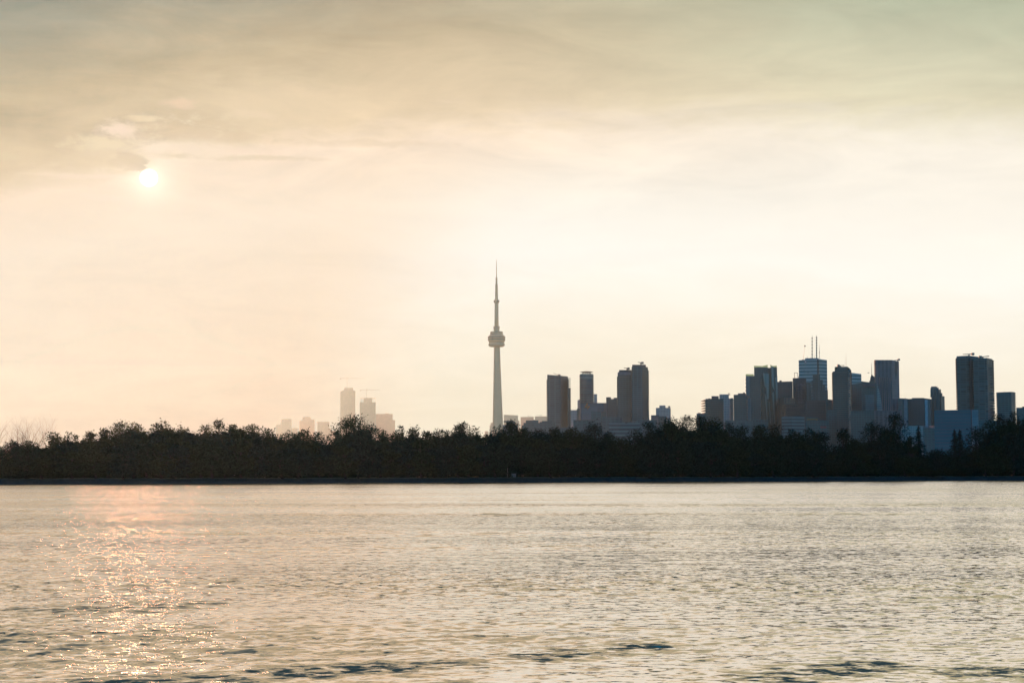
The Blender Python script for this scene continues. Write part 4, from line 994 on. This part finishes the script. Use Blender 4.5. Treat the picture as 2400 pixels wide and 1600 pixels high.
def bare_tree(loc, label, stems, seed, group='bare leafless trees on the left shore'):
    rg = np.random.default_rng(seed); root = empty('bare_tree', loc, label, 'tree', group); tr = []; br = []
    def grow(p, d_, L, r, depth):
        q_ = p.copy()
        for k in range(3):
            e = q_+d_*L/3; r2 = r*0.84
            (tr if depth == 0 else br).append((q_, e, r, r2)); q_ = e; r = r2
            d_ = d_+rg.normal(0, 0.08, 3)+[0, 0, 0.05]; d_ /= np.linalg.norm(d_)
            if depth < 4 and k < 3:
                for _ in range(1 if depth else 2):
                    nd = d_+np.array([rg.choice([-1, 1])*rg.uniform(0.25, 0.65), rg.normal(0, 0.35), rg.uniform(-0.05, 0.3)]); nd /= np.linalg.norm(nd)
                    grow(q_, nd, L*rg.uniform(0.45, 0.66), r*0.58, depth+1)
    for (x, dx_, L) in stems:
        dd = np.array([dx_, rg.normal(0, .1), 1.0]); dd /= np.linalg.norm(dd); grow(np.array([x, 0, 0.0]), dd, L, 0.15, 0)
    V, Fq = tubes(tr, 5); mesh_obj('trunk', V, Fq, M_bare, root)
    V, Fq = tubes(br, 3); mesh_obj('branches', V, Fq, M_bare, root)

def tree_at(px, top, back=8.0, zg=1.08):
    Y = 370.0
    for _ in range(6): Y = shore_y(P(px, 1110, Y).x)+back
    p = P(px, top, Y)
    return Vector((p.x, p.y, zg-0.1)), p.z-zg, Y/F
TG = 'crowns along the skyline of the wood'
# column centre, top row, width, airiness, peak lean, distance behind shore, label
SKY = [
 (-6, 1046, 60, .2, 0, 10, 'low rounded bush-like tree crown cut by the left edge of the picture'),
 (30, 1029, 40, .2, 0, 12, 'low crown beside the left edge, left of the bare branches'),
 (70, 1032, 60, .2, 0, 8, 'low leafy crown right under the bare branches'),
 (129, 1008, 42, .3, -.2, 12, 'leafy crown immediately right of the bare branches'),
 (160, 1008, 18, .4, 0, 14, 'narrow upright little crown, first notch right of the bare branches'),
 (178, 1014, 18, .4, 0, 12, 'small low crown just right of the narrow upright one at left'),
 (208, 1011, 46, .3, .2, 14, 'low wide crown on the slope up to the first big dark crown'),
 (246, 1003, 30, .3, 0, 12, 'small crown leaning against the left side of the first big dark crown'),
 (285, 985, 62, .25, 0, 20, 'left part of the first big dark crown, with the highest point in the left quarter'),
 (322, 989, 46, .25, -.2, 16, 'right shoulder crown of the first big dark crown'),
 (378, 984, 60, .55, -.1, 24, 'airy crown with sky showing through, right of the first big dark crown'),
 (424, 993, 54, .5, 0, 18, 'airy lower crown just right of the see-through crown'),
 (482, 996, 54, .35, 0, 16, 'crown left of the tufted peak in the left third'),
 (513, 984, 38, .4, 0, 22, 'tufted crown making the second peak in the left third'),
 (545, 992, 34, .45, 0, 14, 'crown just right of the tufted peak'),
 (590, 992, 62, .35, .1, 18, 'wide crown before the slope down to the leftmost hazy block'),
 (634, 1004, 40, .3, -.3, 14, 'low crown sloping down at the leftmost hazy block'),
 (675, 1008, 52, .12, 0, 20, 'smooth domed crown in front of the leftmost hazy blocks'),
 (713, 1002, 36, .3, 0, 14, 'crown in front of the second hazy block'),
 (746, 1011, 44, .2, 0, 16, 'low dense crown in front of the flat-topped hazy block'),
 (788, 1000, 22, .4, 0, 16, 'small ragged crown at the left foot of the big round tree'),
 (822, 969, 80, .36, .05, 26, 'big round tree standing above all others in the left half, before the crane towers'),
 (868, 988, 34, .4, -.2, 18, 'crown on the right flank of the big round tree'),
 (893, 1003, 36, .3, -.1, 14, 'low crown below the wide hazy block'),
 (931, 1007, 46, .05, 0, 16, 'flat clipped-looking dense crown between big round tree and needle tower'),
 (942, 996, 12, .5, 0, 30, 'tiny tuft of a tree poking above the flat dense crown'),
 (971, 999, 36, .35, 0, 18, 'small pointed crown right of the flat dense crown'),
 (1000, 1008, 30, .4, 0, 14, 'low thin crown halfway between flat dense crown and needle tower'),
 (1032, 1001, 42, .5, 0, 18, 'airy crown with sky gaps, left of the pair beside the needle tower'),
 (1081, 988, 50, .3, .05, 20, 'taller crown of the pair left of the needle tower'),
 (1112, 996, 44, .5, -.1, 16, 'see-through crown directly left of the needle tower'),
 (1166, 995, 38, .15, .1, 18, 'crown exactly in front of the needle tower foot'),
 (1198, 986, 34, .15, 0, 24, 'crown just right of the needle tower foot, hiding the canopy building'),
 (1229, 998, 34, .15, 0, 16, 'low crown in front of the left end of the dish-topped block'),
 (1266, 1006, 40, .15, 0, 14, 'low crown below the dish-topped block'),
 (1302, 1001, 46, .15, 0, 16, 'low crown at the foot of the slanted glass tower'),
 (1342, 1000, 50, .15, 0, 14, 'low crown between slanted glass tower and disc-topped tower'),
 (1393, 988, 56, .12, 0, 22, 'rounded crown below the blue-grey slab with the orange mark'),
 (1428, 1012, 34, .12, -.2, 14, 'low shoulder crown sloping into the dip below the twin balconied towers'),
 (1457, 1023, 40, .1, 0, 12, 'lowest crown in the dip below the twin balconied towers'),
 (1484, 1006, 36, .15, .2, 16, 'crown rising on the right side of the dip, below the twin towers'),
 (1520, 986, 56, .12, 0, 20, 'upright crown below the taller twin balconied tower'),
 (1570, 971, 50, .2, 0, 26, 'left one of the two tall crowns below the lone mauve-grey block'),
 (1604, 970, 36, .25, .2, 24, 'right one of the two tall crowns below the lone mauve-grey block'),
 (1641, 972, 40, .4, -.1, 24, 'tall crown with a thin outline at the left end of the downtown cluster'),
 (1670, 972, 50, .35, .1, 22, 'tall crown in front of the dark tower with left-edge balconies'),
 (1706, 990, 40, .15, 0, 16, 'low crown below the pale mauve tower'),
 (1740, 996, 46, .1, -.1, 16, 'smooth crown below the stepped-top dark tower'),
 (1782, 994, 40, .2, 0, 18, 'crown below the lower half of the angular glass tower'),
 (1822, 990, 36, .15, -.1, 22, 'crown below the right half of the angular glass tower'),
 (1860, 1005, 46, .1, 0, 16, 'smooth low crown below the striped low office block'),
 (1897, 1005, 44, .1, 0, 16, 'smooth low crown below the ochre-framed block'),
 (1930, 1012, 38, .1, -.3, 14, 'low crown sloping down to the gap left of the oval tree'),
 (1976, 1001, 32, .02, 0, 20, 'dense oval tree standing alone under the chamfered-shoulder tower'),
 (2008, 1024, 34, .1, 0, 12, 'low crown immediately right of the dense oval tree'),
 (2046, 983, 62, .3, .1, 26, 'left mass of the tall spreading tree below the granite tower'),
 (2096, 966, 56, .28, 0, 30, 'right higher mass of the tall spreading tree below the granite tower'),
 (2132, 1023, 26, .1, 0, 12, 'little low crown between the spreading tree and the left spruce'),
 (2196, 1050, 50, .1, 0, 10, 'low bushy crown in the gap between the two conifers'),
 (2288, 1001, 44, .2, -.1, 24, 'crown right of the double-tipped conifer, in front of the blue slab'),
 (2318, 985, 40, .2, .1, 24, 'crown rising below the big twin balconied tower'),
 (2342, 966, 34, .25, 0, 28, 'crown in front of the gap right of the big twin balconied tower'),
 (2376, 963, 46, .2, 0, 28, 'highest crown near the right edge of the picture'),
 (2412, 966, 50, .2, 0, 26, 'tall crown cut by the right edge of the picture'),
]
for i, (px, top, wpx, airy, pk, back, lb) in enumerate(SKY):
    loc, H, mpp = tree_at(px, top, back)
    W = wpx*mpp*(1.42 if wpx > 45 or wpx < 20 else 1.8)
    shape = 'oval' if 'oval' in lb else 'round'
    tiny = wpx < 20
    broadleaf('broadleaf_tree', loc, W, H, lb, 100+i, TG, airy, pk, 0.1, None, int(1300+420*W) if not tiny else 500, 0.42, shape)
loc, H, mpp = tree_at(2152.5, 996, 16); conifer(loc, 66*mpp, H, 'dark spruce with one pointed tip, right of the tall spreading tree', 7)
loc, H, mpp = tree_at(2243.5, 1005, 16); conifer(loc, 78*mpp, H, 'dark conifer with two close tips in front of the blue slab', 8, ((-0.75, 1.0), (0.62, 1.0)))
loc, H, mpp = tree_at(63, 985, 16)
bare_tree(loc, 'bare leafless tree with thin fanned branches, left of the pair near the left edge', [(0.6, 0.02, H*0.62), (0.2, -0.16, H*0.58), (-0.4, -0.34, H*0.55)], 21)
loc, H, mpp = tree_at(81, 985, 18)
bare_tree(loc, 'bare leafless tree with thin forked branches, right of the pair near the left edge', [(-0.5, -0.1, H*0.60), (0.3, 0.10, H*0.60), (0.9, 0.42, H*0.58)], 35)
loc, H, mpp = tree_at(-22, 962, 10)
bare_tree(loc, 'bare tree mostly outside the picture, only twig ends reaching in at the left edge', [(0, 0.10, H*0.52), (0.4, 0.30, H*0.4)], 44)

# fill of the wood: lower trees between and in front of the skyline crowns
prof_ = sorted([(t_[0], t_[1]) for t_ in SKY]+[(-60, 1060), (8, 1046), (100, 1026), (767, 1025), (1622, 988), (1763, 1013), (1956, 1042), (2160, 1030), (2176, 1048), (2216, 1052), (2264, 1048), (2500, 975)])
def sky_y(px):
    for (a, ya), (b, yb) in zip(prof_, prof_[1:]):
        if a <= px <= b: return ya+(yb-ya)*(px-a)/(b-a)
    return 1020
def floor_top(px): return max(sky_y(px+k) for k in (-24, -16, -8, 0, 8, 16, 24))+15
protos = []
FG = 'lower trees filling the dark wood'
def copy_tree(o):
    c = o.copy(); COL.objects.link(c)
    for ch in o.children: k = ch.copy(); COL.objects.link(k); k.parent = c
    return c
rnd = random.Random(4); cnt = 0
for row, (back, dy, stepx) in enumerate([(12, 2, 27), (5, 28, 31)]):
    px = -40.0
    while px < 2440:
        loc, H, mpp = tree_at(px, floor_top(px)+dy+rnd.uniform(-3, 8), back+rnd.uniform(-1.5, 3))
        if len(protos) < 6:
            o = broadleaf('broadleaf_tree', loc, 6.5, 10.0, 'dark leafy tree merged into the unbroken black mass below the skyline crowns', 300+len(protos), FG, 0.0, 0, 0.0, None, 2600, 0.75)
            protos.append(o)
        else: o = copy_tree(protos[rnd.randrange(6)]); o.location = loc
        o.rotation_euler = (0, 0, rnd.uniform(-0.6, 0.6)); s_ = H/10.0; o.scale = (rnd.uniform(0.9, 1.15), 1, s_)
        cnt += 1; px += stepx*rnd.uniform(0.8, 1.2)
# undergrowth along the shore
rg = np.random.default_rng(77); n = 60000
xx = rg.uniform(-125, 165, n); bb = rg.uniform(7.5, 20, n)
hh = 0.9+0.8*rg.beta(1.2, 1.6, n)*(2.6+0.9*np.sin(xx*0.21)+0.8*np.sin(xx*0.53+1)+0.12*(bb-7)*1.5)
C_ = np.stack([xx, np.array([shore_y(v) for v in xx])+bb, hh], 1)
V, Fq = leaf_quads(C_, 0.6, rg); ug = mesh_obj('undergrowth', V, Fq, M_leaf[0]); tag(ug, 'dark shrub growth at the foot of the trees along the shore', 'shrubs', kind='stuff')

# small things on the bank
c = P(1204.5, 1115.2, 374.5); c.z = 1.05; bx_ = empty('storage_cabinet', c, 'small pale box with an open-framed left side, on the bank below the trees', 'cabinet')
M_pw = mat_plain('weathered_white_paint', (0.10, 0.12, 0.13, 1), 0.7, 0.2, 3.0)
MB().box(-0.25, 0.46, 0, 0.5, 0.0, 0.76).build('body', M_pw, bx_)
MB().box(-0.6, 0.5, -0.05, 0.55, 0.765, 0.82).build('lid', M_pw, bx_)
MB().box(-0.58, -0.53, 0, 0.06, 0, 0.76).box(-0.45, -0.29, 0.0, 0.3, 0.33, 0.76).build('side_frame', M_pw, bx_)
c = P(1189.5, 1114, 375.5); c.z = 1.02; po = empty('pole', c, 'thin pale upright pole just left of the small pale box on the bank', 'pole')
MB().bar((0, 0, 0), (0.04, 0, 3.0), 0.045, 0.035, 8).build('shaft_pole', M_pw, po); MB().lathe([(0.06, 3.0), (0.06, 3.1)], 8, (0.04, 0)).build('cap', M_pw, po)

# ------------------------------------------------------------------ haze
hz_ = MB().box(-5500, 5500, -1700, 12200, -3.0, HZ_TOP)
mh = bpy.data.materials.new('haze_air'); mh.use_nodes = True; mh.node_tree.nodes.clear()
pv = mh.node_tree.nodes.new('ShaderNodeVolumePrincipled'); oh = mh.node_tree.nodes.new('ShaderNodeOutputMaterial')
pv.inputs['Color'].default_value = HZ_C+(1,); pv.inputs['Density'].default_value = HZ_D; pv.inputs['Anisotropy'].default_value = HZ_G
mh.node_tree.links.new(pv.outputs[0], oh.inputs['Volume'])
ho = hz_.build('haze', mh); tag(ho, 'thin warm evening haze over lake and city', 'haze', kind='stuff')
